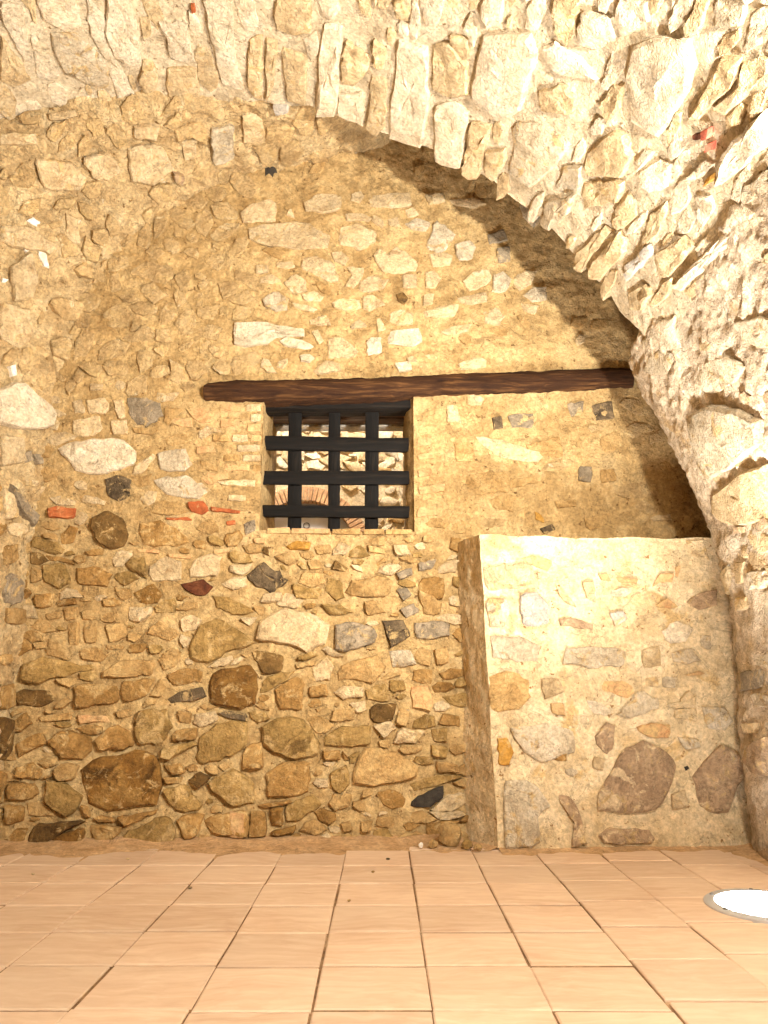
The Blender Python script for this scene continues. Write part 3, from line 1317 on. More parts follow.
# thin bricks in the left window jamb
for i in range(13):
    y = 404 + i * 9.9
    x = 212 + R.uniform(0, 18)
    while x < 256:
        w_ = R.uniform(16, 30)
        x2 = min(x + w_, 261)
        if x2 - x > 8:
            poly = [(x, y + 1), (x2, y + R.uniform(0, 1.5)), (x2, y + 7.5), (x, y + 8)]
            if S_back.free(poly, 0.5):
                build_stone(S_back, poly, R.choice('qppm'), 0.008, True, 0.3, 'brick')
                S_back.mark(poly, 0.5)
        x = x2 + 2.5
S_back.mark([(258, 394), (418, 394), (418, 534), (258, 534)])
S_back.mark([(200, 378), (645, 362), (645, 392), (200, 404)])


def upper(x, y):
    return 105 < y < 372 and x > 95 - 0.0 * y and x > 225


fill(S_back, (0, 536, 470, 840), [(24, 13), (13, 7), (7, 4)], [('m', 7), ('t', 4), ('o', 5), ('p', 3)], 0.02, 1100, gap=1.1, budget=270, aspect=(1.2, 2.3))
fill(S_back, (95, 105, 660, 372), [(17, 10), (10, 6), (6, 4)], [('p', 6), ('l', 1), ('m', 4)], 0.012, 380, inside=upper, gap=2.2, budget=290, aspect=(1.1, 2.0), ang_jit=0.5)
fill(S_back, (60, 180, 250, 390), [(26, 14), (14, 7)], [('n', 1)], 0.014, 260, gap=1.6, budget=300, aspect=(1.1, 2.0), ang_jit=0.9)
fill(S_back, (415, 395, 700, 530), [(22, 12), (12, 6)], [('n', 5), ('m', 2), ('p', 2)], 0.007, 110, gap=3, budget=290, aspect=(1.2, 2.6))
fill(S_back, (30, 385, 262, 540), [(22, 12), (12, 6)], [('m', 5), ('p', 5), ('q', 1)], 0.010, 260, gap=2.0, budget=300, aspect=(1.2, 2.2))
flush_stuff(S_back)

# ------------------------------------------------------------------ stones of the recess side (smeared with lime render)
traced(S_left, (0, 0), 3, '''
p 245,470 330,455 365,500 320,540 275,530
p 100,470 200,480 260,530 240,570 130,570
p 0,405 110,400 120,430 0,440
p 380,440 480,430 520,500 460,550 390,540
p 540,420 590,410 585,470 550,480
l 630,380 700,370 705,480 640,500
p 725,345 790,350 790,430 730,430
v 515,510 548,515 545,550 520,540
p 400,380 480,370 470,410 400,410
p 140,340 230,330 240,350 150,365
''', h=0.03)
traced(S_left, (0, 192), 3, '''
p 0,100 90,105 180,170 150,190 60,170 0,150
p 20,230 90,180 110,250 100,320 40,330
p 0,330 90,350 100,430 60,470 0,440
z:0.012 75,88 100,75 128,100 110,108
z:0.012 110,150 130,165 148,230 130,225 112,190
z:0.012 70,290 95,280 105,300 90,318 72,312
z:0.012 0,262 22,266 10,276 0,274
z:0.012 70,175 90,155 96,170 80,182
z:0.012 30,520 48,515 52,550 38,555
p 190,60 230,80 240,160 200,150
''', h=0.03)
traced(S_left, (0, 384), 3, '''
w:0.06 -20,20 60,-10 120,50 155,90 140,130 60,140 -20,120
p 0,150 60,160 70,230 0,250
g 55,210 75,200 85,230 62,240
g 85,210 100,208 112,235 95,245
g:0.03 20,300 60,340 100,400 90,430 45,380
p 0,310 30,330 40,400 0,410
p 60,285 105,290 100,308 65,305
p 140,290 165,285 165,340 145,330
''', h=0.025)
traced(S_left, (0, 540), 3, '''
g 0,110 40,100 70,130 62,190 0,195
o -10,440 32,425 38,500 -10,510
m 0,205 70,208 70,255 0,250
m 0,20 40,10 45,60 0,80
''', h=0.02)
traced(S_left, (0, 680), 3, '''
d -10,110 18,115 24,240 -10,250
o -10,270 22,282 22,368 -10,372
t -10,385 18,388 15,440 -10,445
''', h=0.025)
fill(S_left, (-20, 105, 330, 390), [(30, 16), (14, 8)], [('n', 1)], 0.022, 260, gap=1.6, budget=280, aspect=(1.1, 1.9), ang_jit=1.2)
fill(S_left, (-20, 390, 60, 850), [(26, 14), (12, 7)], [('p', 2), ('m', 4), ('o', 2)], 0.016, 90, gap=2.0, budget=290, aspect=(1.0, 1.8))
fill(S_left, (-290, 100, 0, 860), [(26, 14)], [('p', 2), ('m', 4)], 0.016, 150, gap=2.0, budget=0)
flush_stuff(S_left)
fill(S_return, (-290, 60, -10, 900), [(40, 20), (20, 10)], [('n', 4), ('p', 2), ('m', 2)], 0.018, 220, gap=2.0, budget=0)
flush_stuff(S_return)

# ------------------------------------------------------------------ stones of the right wall
traced(S_right, (512, 384), 3, '''
l:0.035 540,90 600,60 700,70 760,100 775,170 700,228 600,288 570,240
p:0.035 400,200 440,165 500,140 540,180 520,300 480,250 430,240
p:0.022 610,330 680,275 775,232 790,400 680,430 605,400
p 420,90 470,62 520,80 510,118 440,148 415,148
k:0.03 428,172 450,165 458,185 440,194
v 680,425 710,425 705,445 682,448
v 735,410 768,390 790,420 745,440
''', h=0.018, tilt=0.4)
traced(S_right, (568, 520), 3.84, '''
p 640,300 690,290 690,340 650,350
p 605,200 630,170 640,230 615,290
g 620,450 700,410 800,400 800,500 690,510 640,490
g 655,590 740,570 750,640 672,660
l 700,200 760,190 765,260 705,270
g 610,170 632,165 628,225 612,235
p 650,160 690,155 690,240 655,245
''', h=0.018, tilt=0.4)
traced(S_right, (568, 690), 3.84, '''
v:0.04 705,230 790,170 800,330 740,320 702,275
p 660,150 690,150 700,240 662,210
l 690,400 790,370 790,500 700,520
o 680,545 730,540 790,575 790,600 700,575
l 700,20 790,0 790,60 730,70
p 690,130 740,125 745,165 700,165
''', h=0.018, tilt=0.4)
fill(S_right, (635, 330, 800, 860), [(46, 24), (22, 12), (10, 6)], [('p', 4), ('l', 6), ('v', 1)], 0.011, 90, gap=2.5, budget=250, aspect=(1.0, 1.9), ang_jit=0.9)
fill(S_right, (780, 100, 1060, 1050), [(40, 18)], [('p', 5), ('l', 3)], 0.022, 250, gap=2.5, budget=0, aspect=(1.0, 1.8), ang_jit=0.9)
flush_stuff(S_right)

# ------------------------------------------------------------------ stones of the pier
traced(S_pier, (440, 520), 3.84, '''
p 165,62 400,58 408,120 300,130 172,148
p 160,178 355,167 365,250 185,273
l 178,297 255,297 265,340 250,410 185,415
u:0.02 310,290 370,272 415,330 415,400 350,412 318,400 305,330
l 192,442 300,447 395,480 380,543 300,545 202,530
m:0.012 190,600 250,577 340,612 345,680 310,728 195,735
l 425,72 560,58 768,66 768,186 640,178 540,158 480,148 420,130
q 605,210 640,205 660,235 620,232
q 670,217 760,227 755,245 690,240
p 440,250 480,270 525,340 470,310
v 455,380 500,375 590,400 590,420 520,412 465,405
u 650,355 700,350 720,380 670,410
l 480,492 600,482 720,502 710,560 600,570 540,560 472,550
p 540,240 590,230 600,320 560,300
p 385,610 455,605 480,660 400,690
''', h=0.012, tilt=0.4)
traced(S_pier, (568, 520), 3.84, '''
q 320,260 350,205 405,205 400,240 350,240
q 410,180 430,175 420,220 410,215
v 450,315 500,280 572,262 572,328 500,345
q 330,330 380,297 430,335 390,340
w 350,430 420,382 480,420 450,468 390,478
p 280,500 350,482 360,560 290,570
l 390,510 470,492 510,540 450,555 400,545
l 500,442 545,442 545,498 510,490
q 440,595 500,580 525,590 470,600
p 295,607 345,602 345,640 300,640
l 360,602 420,602 410,645 365,640
p 430,690 460,652 490,680 488,720 440,720
p 280,60 370,70 440,120 420,160 300,120
p 450,80 520,70 545,160 480,140
''', h=0.012, tilt=0.45)
traced(S_pier, (440, 690), 3.84, '''
q 420,52 470,47 480,100 430,90
l 265,142 400,127 510,152 520,240 440,260 400,280 320,240 282,182
y 218,182 258,182 282,240 268,290 228,290
v 590,180 640,122 668,132 663,230 640,250 600,212
l:0.018 248,352 330,347 400,402 430,440 372,490 388,580 350,603 250,612 240,480
v 450,397 490,402 530,452 545,510 563,588 497,603 520,530 480,460
v 608,557 650,527 806,537 825,570 828,590 622,590
o 435,240 485,238 488,275 440,270
p 590,255 635,262 625,310 585,300
''', h=0.014, tilt=0.4)
traced(S_pier, (568, 690), 3.84, '''
v:0.022 110,420 140,350 215,228 290,192 370,232 418,290 380,388 340,462 200,473 112,463
l 182,100 270,2 348,32 348,70 232,108
p 372,60 410,50 488,22 488,55 415,73
p 407,77 493,62 493,123 450,110 412,110
l 502,62 600,62 638,120 600,158 542,150
q 257,145 320,122 393,132 383,188 312,180
l 417,177 500,190 508,220 450,230
v:0.02 472,330 512,292 580,208 648,242 688,300 648,370 618,468 560,473 502,448
s:0.006 447,296 462,290 470,302 455,312
p 390,400 450,380 460,450 400,460
''', h=0.014, tilt=0.4)  # the small black piece is the painted dark of a drilled hole
fill(S_pier, (492, 545, 705, 838), [(22, 12), (11, 6)], [('p', 6), ('w', 2), ('l', 2), ('q', 1)], 0.007, 90, gap=2.5, budget=200, aspect=(1.2, 2.2))
flush_stuff(S_pier)


# ------------------------------------------------------------------ timber lintel beam
def wood_mat(name, cols, rough=0.7, bump=0.5):
    m, nt, b = new_mat(name)
    L = nt.links.new
    tc = N(nt, 'ShaderNodeTexCoord')
    mp = N(nt, 'ShaderNodeMapping')
    mp.inputs['Scale'].default_value = (2.5, 30, 30)
    L(tc.outputs['Object'], mp.inputs['Vector'])
    n1 = N(nt, 'ShaderNodeTexNoise', Scale=1.6, Detail=8.0, Roughness=0.65, Distortion=0.5)
    L(mp.outputs[0], n1.inputs['Vector'])
    r1 = ramp(nt, [(0.3, rgb(*cols[0])), (0.52, rgb(*cols[1])), (0.75, rgb(*cols[2]))])
    L(n1.outputs['Fac'], r1.inputs['Fac'])
    L(r1.outputs['Color'], b.inputs['Base Color'])
    b.inputs['Roughness'].default_value = rough
    b.inputs['Specular IOR Level'].default_value = 0.2
    bp = N(nt, 'ShaderNodeBump', Strength=bump, Distance=0.012)
    L(n1.outputs['Fac'], bp.inputs['Height'])
    L(bp.outputs['Normal'], b.inputs['Normal'])
    return m


M_beam = wood_mat('old_timber', [(30, 16, 8), (62, 38, 20), (112, 78, 44)], rough=0.85, bump=1.0)
M_char = wood_mat('charred_timber', [(10, 8, 7), (24, 19, 15), (44, 36, 28)])
M_bar = wood_mat('blackened_bar', [(9, 8, 7), (18, 15, 13), (40, 33, 26)], rough=0.75, bump=0.5)
M_dim = wood_mat('grey_brown_board', [(70, 54, 42), (104, 84, 66), (134, 112, 90)])


def beam():
    # outline stations: px x, top y, bottom y
    St = [(207, 383.5, 399), (210, 382, 401), (235, 380, 402), (270, 379, 401), (310, 378, 399.5), (360, 377, 399), (410, 375.5, 397),
          (460, 373, 395), (510, 371, 393), (560, 369.5, 391), (600, 367.5, 389.5), (630, 367, 388.5), (638, 368, 387.5)]
    V, F = [], []
    n = 140
    nc = 16
    for i in range(n):
        x = 207 + (638 - 207) * i / (n - 1)
        k = max(j for j in range(len(St) - 1) if St[j][0] <= x + 1e-6)
        f = (x - St[k][0]) / (St[k + 1][0] - St[k][0])
        yt = St[k][1] + f * (St[k + 1][1] - St[k][1]) + 1.3 * noise.noise(Vector((x * 0.06, 1, 2))) + 0.8 * noise.noise(Vector((x * 0.25, 1, 2)))
        yb = St[k][2] + f * (St[k + 1][2] - St[k][2]) + 1.3 * noise.noise(Vector((x * 0.06, 7, 2))) + 0.9 * noise.noise(Vector((x * 0.22, 7, 2)))
        p0 = at(x, (yt + yb) / 2, 4.2)
        yw = wall_y(p0.x, p0.z)
        T, B = at(x, yt, yw - 0.02).z, at(x, yb, yw - 0.02).z
        c, hh = (T + B) / 2, (T - B) / 2
        X = p0.x
        for j in range(nc):
            t = 2 * math.pi * j / nc
            cy, sz = math.cos(t), math.sin(t)
            # squarish section
            q = (abs(cy) ** 4 + abs(sz) ** 4) ** -0.25
            r_ = 1 + 0.05 * noise.noise(Vector((X * 6, cy * 3, sz * 3))) + 0.035 * noise.noise(Vector((X * 4, cy * 9, sz * 9)))
            V.append(Vector((X, yw + 0.11 + cy * q * r_ * 0.16, c + sz * q * r_ * hh * 1.06)))
        if i:
            for j in range(nc):
                a, b_ = (i - 1) * nc + j, (i - 1) * nc + (j + 1) % nc
                F.append((a, b_, b_ + nc, a + nc))
    F.append(tuple(range(nc - 1, -1, -1)))
    F.append(tuple((n - 1) * nc + j for j in range(nc)))
    c = sum(V, Vector()) / len(V)
    o = mesh_obj('timber_beam', [v - c for v in V], F, M_beam, sharp=50)
    o.location = c
    tag(o, 'long dark brown timber lintel beam set in the stone wall above the barred window', 'beam')


beam()

# ------------------------------------------------------------------ window opening (reveal) and iron-dark grille
YW0, YW1 = 4.19, 4.78
rev_mat = M['mortar_back']
V, F = [], []


def reveal_strip(a, b, n=14, m=24):
    """strip between wall edge a->b (x,z) running from the wall face to the far face"""
    base = len(V)
    for i in range(m):
        t = i / (m - 1)
        x, z = a[0] + (b[0] - a[0]) * t, a[1] + (b[1] - a[1]) * t
        for j in range(n):
            s = j / (n - 1)
            y = wall_y(x, z) + 0.002 + s * 0.56
            xx = x - 0.045 * min(1.0, s * 6) if x > wr - EPS and a[0] == b[0] else x
            p = Vector((xx, y, z))
            k = 0.012 * noise.noise(p * 9) * min(1, s * 8) + 0.008 * noise.noise(p * 23) * min(1, s * 8)
            V.append(p + Vector((k if a[0] == b[0] else 0, 0, k if a[1] == b[1] else 0)))
    for i in range(m - 1):
        for j in range(n - 1):
            q = base + i * n + j
            F.append((q, q + 1, q + n + 1, q + n))


reveal_strip((wl, wb), (wl, wt))
reveal_strip((wr, wb), (wr, wt))
reveal_strip((wl, wb), (wr, wb))
reveal_strip((wl, wt), (wr, wt))
win = mesh_obj('window_1', V, F, rev_mat)
win['kind'] = 'structure'
# sill bricks at the front of the opening
for (x0, x1) in ((268, 290), (292, 330), (333, 360), (364, 384), (386, 412)):
    a = at(x0, 531, 4.2)
    b_ = at(x1, 531, 4.2)
    zt = wb + 0.012
    y0 = wall_y(a.x, wb) - 0.012
    Vb = []
    for z in (zt - 0.03, zt):
        for (x, y) in ((a.x, y0), (b_.x, y0), (b_.x, y0 + 0.12), (a.x, y0 + 0.12)):
            Vb.append(Vector((x + R.uniform(-.003, .003), y + R.uniform(-.004, .004), z + R.uniform(-.003, .003))))
    c = sum(Vb, Vector()) / 8
    o = mesh_obj('sill_brick', [v - c for v in Vb], [(3, 2, 1, 0), (4, 5, 6, 7), (0, 1, 5, 4), (1, 2, 6, 5), (2, 3, 7, 6), (3, 0, 4, 7)],
                 M[R.choice('qmq')], win, smooth=False)
    o.location = c


def bar_mesh(name, a, b, w, d, mat, seed=0, n=26, parent=None, bend=0.0, origin=None):
    """worn rectangular bar from a to b; w across the wall, d deep (along Y)"""
    a, b = Vector(a), Vector(b)
    ax = (b - a).normalized()
    yv = Vector((0, 1, 0))
    side = ax.cross(yv).normalized()
    V, F = [], []
    sec = [(-1, -0.8), (-0.8, -1), (0.8, -1), (1, -0.8), (1, 0.8), (0.8, 1), (-0.8, 1), (-1, 0.8)]
    for i in range(n):
        t = i / (n - 1)
        p = a.lerp(b, t) + side * bend * math.sin(math.pi * t)
        for (u, v_) in sec:
            k = 1 + 0.09 * noise.noise(Vector((t * 6 + seed * 3.1, u * 1.3 + seed, v_)))
            V.append(p + side * (u * w / 2 * k) + yv * (v_ * d / 2))
        if i:
            m = len(sec)
            for j in range(m):
                q, q2 = (i - 1) * m + j, (i - 1) * m + (j + 1) % m
                F.append((q, q2, q2 + m, q + m))
    m = len(sec)
    F.append(tuple(range(m - 1, -1, -1)))
    F.append(tuple((n - 1) * m + j for j in range(m)))
    c = (a + b) / 2
    # rotate local frame so that the grain runs along local X
    o = mesh_obj(name, [v - c for v in V], F, mat, sharp=45)
    bm = bmesh.new(); bm.from_mesh(o.data)
    bmesh.ops.recalc_face_normals(bm, faces=bm.faces[:])
    bm.to_mesh(o.data); bm.free()
    o.location = c
    if parent:
        put(o, parent)
    return o


M_barv = wood_mat('blackened_bar_upright', [(9, 8, 7), (18, 15, 13), (40, 33, 26)], rough=0.75, bump=0.5)
for nd in M_barv.node_tree.nodes:
    if nd.type == 'MAPPING':
        nd.inputs['Scale'].default_value = (30, 30, 2.5)
gy = 4.31
gr = empty('window_grille', (at(336, 531, gy).x, gy, wb))
tag(gr, 'black grille of three upright and three crossing flat bars in the window opening', 'window grille')
for i, x in enumerate((294.5, 334, 371.5)):
    a = at(x, 533, gy + 0.02)
    b_ = at(x + 0.5, 404, gy + 0.02)
    w_ = (14, 12, 14)[i] / 750 * 4.35
    bar_mesh('upright_bar', (a.x, gy + 0.024, wb - 0.02), (b_.x, gy + 0.024, wt + 0.02), w_, 0.03, M_barv, i + 1, parent=gr)
for i, (yl, yr, th) in enumerate(((443, 445.5, 14.5), (478, 478, 14), (511, 512.5, 12))):
    a, b_ = at(262, yl, gy - 0.01), at(410, yr, gy - 0.01)
    bar_mesh('cross_bar', (wl - 0.015, gy - 0.010, a.z), (wr - 0.02, gy - 0.010, b_.z), th / 750 * 4.35, 0.032, M_bar, i + 11, parent=gr)
# blackened inner lintel right under the beam
a, b_ = at(262, 403, 4.27), at(412, 402, 4.27)
o = bar_mesh('inner_lintel', (wl - 0.03, 4.33, a.z - 0.004), (wr + 0.03, 4.33, b_.z - 0.004), 0.085, 0.14, M_char, 31, n=40)
tag(o, 'charred black inner lintel closing the top of the barred window', 'lintel')
# grey boards of the far lintel, seen from below through the bars
for i in range(3):
    z = wt - 0.015
    y = 4.47 + i * 0.105
    o = bar_mesh('soffit_board', (wl - 0.02, y, z - 0.012 * i), (wr + 0.02, y, z - 0.012 * i), 0.035, 0.098, M_dim if i < 2 else M['u'], 41 + i, n=30, parent=None)
    o.parent = win

# ------------------------------------------------------------------ the room beyond the window
YF = 7.4
far = []
fx = frange(-3.2, 2.6, 120)
fz = frange(-0.1, 5.0, 100)
DOOR_C, DOOR_ZS, DOOR_R = at(303, 531, YF).x, at(303, 499, YF).z - 0.55, 0.55


def in_door(p):
    if abs(p.x - DOOR_C) < DOOR_R and p.z < DOOR_ZS:
        return True
    return (p.x - DOOR_C) ** 2 + (p.z - DOOR_ZS) ** 2 < DOOR_R ** 2 and p.z >= DOOR_ZS


M['archbrick'] = rough_mat('arch_brick', [(170, 128, 94), (192, 152, 114), (204, 170, 130)], 12, 0.6, 0.01)
M_far = rough_mat('mortar_far', [(190, 164, 122), (214, 192, 154), (226, 208, 176)], 6, 0.8, 0.02, per_object=False)
S_far = Surf('wall_beyond', [[Vector((x, YF, z)) for z in fz] for x in fx], M_far, 0.02, hole=in_door, seed=90)
S_far.mark(blob(303, 520, 66, 40, 0, 16, 0.0))
fill(S_far, (255, 405, 425, 540), [(16, 9), (9, 5)], [('p', 5), ('w', 4), ('m', 1)], 0.05, 600, gap=0.8, budget=150, aspect=(1.3, 2.4), ang_jit=0.6)
fill(S_far, (100, 330, 600, 700), [(20, 10)], [('p', 5), ('w', 4), ('m', 1)], 0.05, 300, gap=1.0, budget=0, aspect=(1.3, 2.4), ang_jit=0.6)
flush_stuff(S_far)
# brick arch ring
nb = 40
for i in range(nb):
    t0 = math.pi * i / nb + 0.008
    t1 = math.pi * (i + 1) / nb - 0.008
    Vb = []
    for y in (YF + 0.25, YF - 0.035 + R.uniform(-0.006, 0.006)):
        for (r_, t) in ((DOOR_R - 0.015, t0), (DOOR_R + 0.125, t0), (DOOR_R + 0.125, t1), (DOOR_R - 0.015, t1)):
            Vb.append(Vector((DOOR_C + r_ * math.cos(t), y, DOOR_ZS + r_ * math.sin(t))))
    c = sum(Vb, Vector()) / 8
    o = mesh_obj('arch_brick', [v - c for v in Vb], [(0, 1, 2, 3), (7, 6, 5, 4), (4, 5, 1, 0), (5, 6, 2, 1), (6, 7, 3, 2), (7, 4, 0, 3)], M['archbrick'], S_far.obj, smooth=False)
    o.location = c
# pale door leaf in the arch
M_door = rough_mat('door_paint', [(176, 172, 172), (188, 184, 184), (196, 192, 190)], 3, 0.08, 0.004, per_object=False, rough=0.6, grain=0.0, grit=0.1)
Vd, nseg = [], 24
for y in (YF + 0.14, YF + 0.19):
    Vd.append(Vector((DOOR_C - DOOR_R - 0.02, y, 0)))
    Vd.append(Vector((DOOR_C + DOOR_R + 0.02, y, 0)))
    for i in range(nseg + 1):
        t = math.pi * i / nseg
        Vd.append(Vector((DOOR_C + (DOOR_R + 0.02) * math.cos(t), y, DOOR_ZS + (DOOR_R + 0.02) * math.sin(t))))
k = nseg + 3
Fd = [tuple(range(k)), tuple(reversed(range(k, 2 * k)))] + [(i, (i + 1) % k, k + (i + 1) % k, k + i) for i in range(k)]
d1 = mesh_obj('door_1', Vd, Fd, M_door, smooth=False)
d1['kind'] = 'structure'
hz = at(339 - 29, 523, YF).z
# small ring on the door
Vr, Fr = [], []
for i in range(20):
    t = 2 * math.pi * i / 20
    for j in range(6):
        s = 2 * math.pi * j / 6
        r_ = 0.03 + 0.006 * math.cos(s)
        Vr.append(Vector((DOOR_C + 0.02 + r_ * math.cos(t), YF + 0.13 + 0.006 * math.sin(s), hz + r_ * math.sin(t))))
        Fr.append((i * 6 + j, i * 6 + (j + 1) % 6, ((i + 1) % 20) * 6 + (j + 1) % 6, ((i + 1) % 20) * 6 + j))
M_iron = rough_mat('dull_iron', [(70, 66, 62), (100, 96, 92), (126, 122, 116)], 20, 0.2, 0.003, per_object=False, rough=0.5, grain=0.0, grit=0.2)
mesh_obj('door_ring', Vr, Fr, M_iron, d1)
# shell of that room
for nm, vv in (('floor_beyond', [(-3.2, 4.8, 0), (2.6, 4.8, 0), (2.6, YF, 0), (-3.2, YF, 0)]),
               ('ceiling_beyond', [(-3.2, 4.8, 4.6), (2.6, 4.8, 4.6), (2.6, YF, 4.6), (-3.2, YF, 4.6)]),
               ('wall_beyond_left', [(-3.2, 4.8, 0), (-3.2, YF, 0), (-3.2, YF, 4.6), (-3.2, 4.8, 4.6)]),
               ('wall_beyond_right', [(2.6, 4.8, 0), (2.6, YF, 0), (2.6, YF, 4.6), (2.6, 4.8, 4.6)])):
    tag(mesh_obj(nm, vv, [(0, 1, 2, 3)], M_far, smooth=False), kind='structure')
# rear face of the thick wall, with the same opening
Vh = []
Fh = []
for (x, z) in ((-3.2, -0.1), (2.6, -0.1), (2.6, 4.7), (-3.2, 4.7), (wl, wb), (wr, wb), (wr, wt), (wl, wt)):
    Vh.append(Vector((x, wall_y(max(-2, min(2, x)), 2) + 0.565, z)))
Fh = [(0, 1, 5, 4), (1, 2, 6, 5), (2, 3, 7, 6), (3, 0, 4, 7)]
tag(mesh_obj('wall_beyond_near', Vh, Fh, M_far, smooth=False), kind='structure')


# ------------------------------------------------------------------ in-ground lamps
def emit_mat(name, col, s):
    m, nt, b = new_mat(name)
    b.inputs['Base Color'].default_value = (0.8, 0.8, 0.8, 1)
    b.inputs['Emission Color'].default_value = (*col, 1)
    b.inputs['Emission Strength'].default_value = s
    return m


M_steel, nt_, b_s = new_mat('brushed_steel')
b_s.inputs['Base Color'].default_value = rgb(196, 198, 202)
b_s.inputs['Metallic'].default_value = 0.5
b_s.inputs['Roughness'].default_value = 0.38
M_glow = emit_mat('lit_lamp_glass', (1.0, 0.98, 0.95), 22.0)


def lathe(name, prof, mat, n=56, sharp=40):
    V, F = [], []
    for (r_, z) in prof:
        for i in range(n):
            t = 2 * math.pi * i / n
            V.append(Vector((r_ * math.cos(t), r_ * math.sin(t), z)))
    for k in range(len(prof) - 1):
        for i in range(n):
            j = (i + 1) % n
            F.append((k * n + i, k * n + j, k * n + n + j, k * n + n + i))
    if prof[-1][0] < 0.02:
        pass
    F.append(tuple((len(prof) - 1) * n + i for i in range(n)))
    return mesh_obj(name, V, F, mat, sharp=sharp)


RL = 0.215
lamp_labels = ['round steel in-ground uplight glowing white in the floor beside the right wall',
               'round in-ground uplight in the floor behind the camera by the right wall',
               'round in-ground uplight in the floor at the outer left wall',
               'round in-ground uplight in the floor left of the recess, out of frame']
for i, (lx, ly) in enumerate(INGROUND):
    e = empty('inground_uplight', (lx, ly, 0.0))
    tag(e, lamp_labels[i], 'floor lamp', 'in-ground uplights along the walls')
    ring = lathe('rim', [(RL, -0.01), (RL, 0.007), (RL - 0.006, 0.011), (RL - 0.036, 0.012), (RL - 0.040, 0.008), (RL - 0.040, 0.002)], M_steel)
    ring.parent = e
    glass = lathe('lens', [(RL - 0.0415, 0.0045), (RL - 0.046, 0.013), (0.11, 0.020), (0.05, 0.022)], M_glow)
    glass.parent = e
    for k in range(6):
        t = 2 * math.pi * k / 6 + 0.35 + math.pi
        s = lathe('bolt', [(0.0075, 0.0115), (0.0075, 0.0145), (0.005, 0.0155)], M_iron, n=12)
        s.parent = e
        s.location = ((RL - 0.021) * math.cos(t), (RL - 0.021) * math.sin(t), 0)
    aim = [(lx - 0.65, ly - 0.30, 2), (lx - 0.5, ly - 0.7, 2), (lx + 0.5, ly - 0.9, 2)][i]
    add_light('SPOT', 'uplight_beam', (lx, ly, 0.04), INGROUND_POWER[i] * 4, COOL if i == 0 else WARM, aim, spot_size=math.radians(120), spot_blend=1.0, shadow_soft_size=0.12)

# spotlight on a bracket on the right wall, beside the camera (not in the frame)
fe = empty('wall_spotlight', FLOOD_POS)
tag(fe, 'small spotlight on a bracket fixed to the right wall beside the camera', 'lamp')
for nm_, pr_, mt_ in (('housing', [(0.05, -0.02), (0.07, -0.01), (0.07, 0.15), (0.04, 0.18)], M_iron), ('lens', [(0.052, -0.018), (0.05, -0.023), (0.02, -0.024)], M_glow)):
    q = lathe(nm_, pr_, mt_, n=28)
    q.parent = fe
    q.rotation_euler = (FLOOD_AIM - FLOOD_POS).to_track_quat('-Z', 'Y').to_euler()
bv = [(dx, dy, dz) for dz in (-0.012, 0.012) for (dx, dy) in ((0.05, -0.10), (0.17, -0.13), (0.17, -0.10), (0.05, -0.07))]
mesh_obj('bracket', bv, [(3, 2, 1, 0), (4, 5, 6, 7), (0, 1, 5, 4), (1, 2, 6, 5), (2, 3, 7, 6), (3, 0, 4, 7)], M_iron, fe, smooth=False)
add_light('SPOT', 'flood_beam', FLOOD_POS + (FLOOD_AIM - FLOOD_POS).normalized() * 0.05, FLOOD_POWER, WARM, FLOOD_AIM, spot_size=math.radians(104), spot_blend=1.0, shadow_soft_size=0.07)

# downlight fixed to the vault above the camera (not in the frame)
de = empty('vault_downlight', DOWN_POS)
tag(de, 'round downlight fixed to the vault above the camera', 'lamp')
for nm_, pr_, mt_ in (('housing', [(0.10, 0.16), (0.11, 0.0), (0.09, -0.02)], M_iron), ('lens', [(0.085, -0.012), (0.08, -0.021), (0.03, -0.022)], M_glow)):
    q = lathe(nm_, pr_, mt_, n=28)
    q.parent = de
add_light('SPOT', 'downlight_beam', DOWN_POS + Vector((0, 0, -0.05)), DOWN_POWER, WARM, DOWN_POS + Vector((-0.12, 0.40, -1)), spot_size=math.radians(108), spot_blend=1.0, shadow_soft_size=0.1)

# added ceiling lamp, unseen, put in to brighten the room beyond
le = empty('added_ceiling_lamp', (-0.6, 6.0, 4.6))
tag(le, 'round ceiling lamp in the room beyond the barred window', 'lamp')
q = lathe('added_lamp_bowl', [(0.2, 0.0), (0.2, -0.04), (0.15, -0.09), (0.05, -0.10)], M_glow, n=32)
q.parent = le
add_light('POINT', 'added_ceiling_lamp_light', (-0.6, 6.0, 4.35), 150, (1, 0.95, 0.88), shadow_soft_size=0.2)

# ------------------------------------------------------------------ dust banked along the wall foot
M_dust = rough_mat('floor_dust', [(166, 130, 88), (188, 152, 110), (202, 168, 128)], 8, 0.5, 0.008, per_object=False, speck=((206, 176, 132), 0.66, 60))


def bank(name, path, width, height, n=160, m=9, seed=0):
    V, F = [], []
    P = [Vector(p) for p in path]
    for i in range(n):
        t = (len(P) - 1) * i / (n - 1)
        k = min(int(t), len(P) - 2)
        c = P[k].lerp(P[k + 1], t - k)
        d = (P[k + 1] - P[k]).normalized()
        nrm = Vector((d.y, -d.x, 0))
        wv = width * (1 + 0.45 * noise.noise(Vector((t * 3 + seed, 2, 5))) + 0.2 * noise.noise(Vector((t * 11 + seed, 2, 5))))
        for j in range(m):
            s = j / (m - 1)
            z = height * (1 - s) ** 2 * (1 + 0.5 * noise.noise(Vector((t * 5, s * 3, seed)))) - 0.0015 * s + 0.002 * (1 - s)
            V.append(c + nrm * (wv * s - 0.05) + Vector((0, 0, z)))
    for i in range(n - 1):
        for j in range(m - 1):
            q = i * m + j
            F.append((q, q + 1, q + m + 1, q + m))
    o = mesh_obj(name, V, F, M_dust, fl)
    o['kind'] = 'stuff'


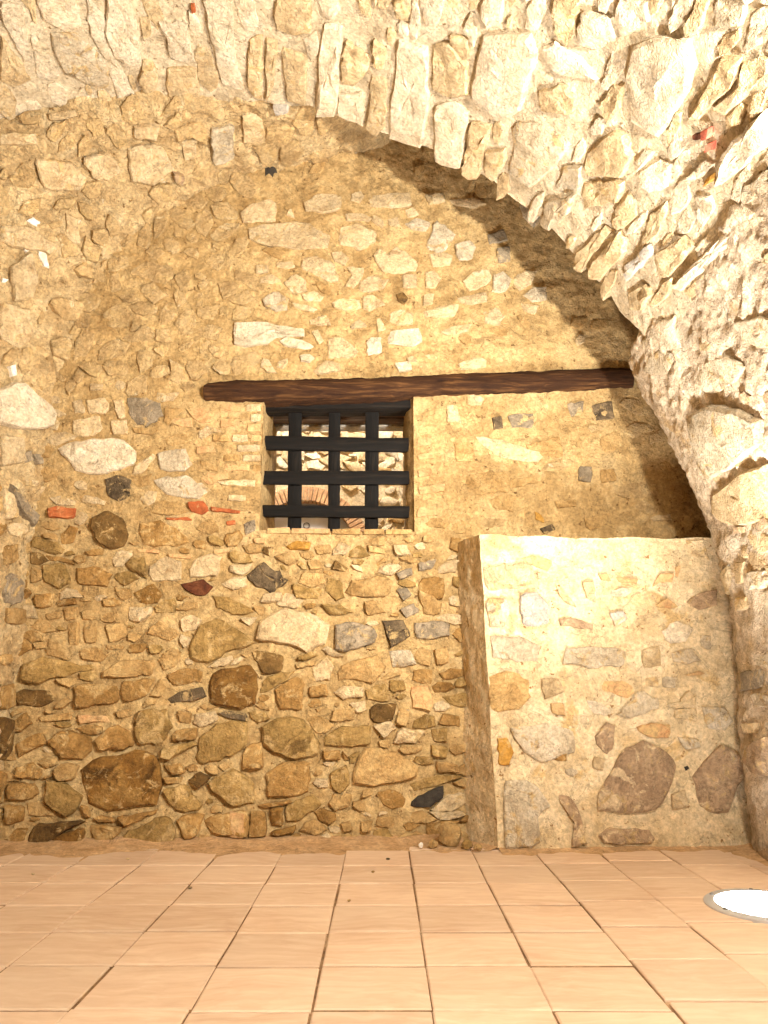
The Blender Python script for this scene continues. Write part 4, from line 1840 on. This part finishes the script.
bank('dust_bank', [(-1.98, wall_y(-1.98, 0), 0), (-1.0, wall_y(-1, 0), 0), (-0.2, wall_y(-.2, 0), 0), (0.40, wall_y(.4, 0), 0)], 0.34, 0.035, seed=1)
bank('dust_bank', [(0.40, 4.3, 0), (0.56, 3.94, 0)], 0.13, 0.03, n=40, seed=4)
bank('dust_bank', [(0.56, 3.93, 0), (1.15, 3.955, 0), (1.8, 3.99, 0)], 0.15, 0.018, seed=7)
bank('dust_bank', [(1.76, 4.0, 0), (1.765, 3.3, 0), (1.765, 2.4, 0)], 0.12, 0.02, n=60, seed=9)
bank('dust_bank', [(-1.99, 2.6, 0), (-1.98, 3.5, 0), (-1.94, 4.1, 0)], 0.12, 0.03, n=60, seed=12)


# ------------------------------------------------------------------ loose stones on the floor
def loose(px, py, wpx, hgt, mat, label, name='loose_stone', flat=0.5, cat='stone', group=None):
    d = ray(px, py)
    t = CAM_H / -d.z
    g = ORG + d * t
    r_ = wpx / 2 / F_PX * (g.y * CP)
    bm = bmesh.new()
    bmesh.ops.create_icosphere(bm, subdivisions=2, radius=1.0)
    sd = R.uniform(0, 90)
    for v in bm.verts:
        k = 1 + 0.35 * noise.noise(v.co * 1.3 + Vector((sd, 0, 0))) + 0.15 * noise.noise(v.co * 3.5 + Vector((0, sd, 0)))
        v.co = Vector((v.co.x * r_ * k, v.co.y * r_ * 0.8 * k, v.co.z * hgt / 2 * k))
    zmin = min(v.co.z for v in bm.verts)
    for v in bm.verts:
        v.co.z -= zmin
    me = bpy.data.meshes.new(name)
    bm.to_mesh(me)
    bm.free()
    me.materials.append(M[mat])
    me.polygons.foreach_set('use_smooth', [True] * len(me.polygons))
    me.set_sharp_from_angle(angle=math.radians(30))
    o = bpy.data.objects.new(name, me)
    COL.objects.link(o)
    o.location = (g.x, g.y, 0.004 if hgt > 0.01 else 0.001)
    o.rotation_euler = (0, 0, R.uniform(-0.5, 0.5))
    tag(o, label, cat, group)


loose(450, 847, 24, 0.12, 'm', 'largest loose tan rubble stone in the corner left of the masonry block')
loose(467, 850, 11, 0.045, 't', 'small flat loose stone just right of the largest rubble stone in the corner')
loose(478, 852, 9, 0.035, 'm', 'small loose stone beside the front edge of the masonry block')
loose(433, 849, 9, 0.04, 'm', 'small loose stone left of the largest rubble stone')
loose(421, 849, 5, 0.026, 'z', 'white pebble on the dust below the black slate', 'pebble', cat='pebble')
for x, y, m_, lab in ((388, 860, 'k', 'dark stone crumb on the tiles, nearest the middle of the back wall'),
                      (190, 889, 'k', 'dark stone crumb lying on a tile joint left of the middle'),
                      (349, 902, 't', 'brown stone crumb on the tile below the middle of the window'),
                      (128, 860, 'p', 'pale stone crumb on the dusty tiles near the big rust-brown stone'),
                      (33, 875, 'p', 'pale stone crumb on the tiles in the left corner'),
                      (373, 873, 't', 'brown stone crumb just in front of the dark one by the back wall')):
    loose(x, y, 3.4 if m_ != 'k' else 4.2, 0.008, m_, lab, 'stone_crumb', cat='stone', group='crumbs on the floor tiles')
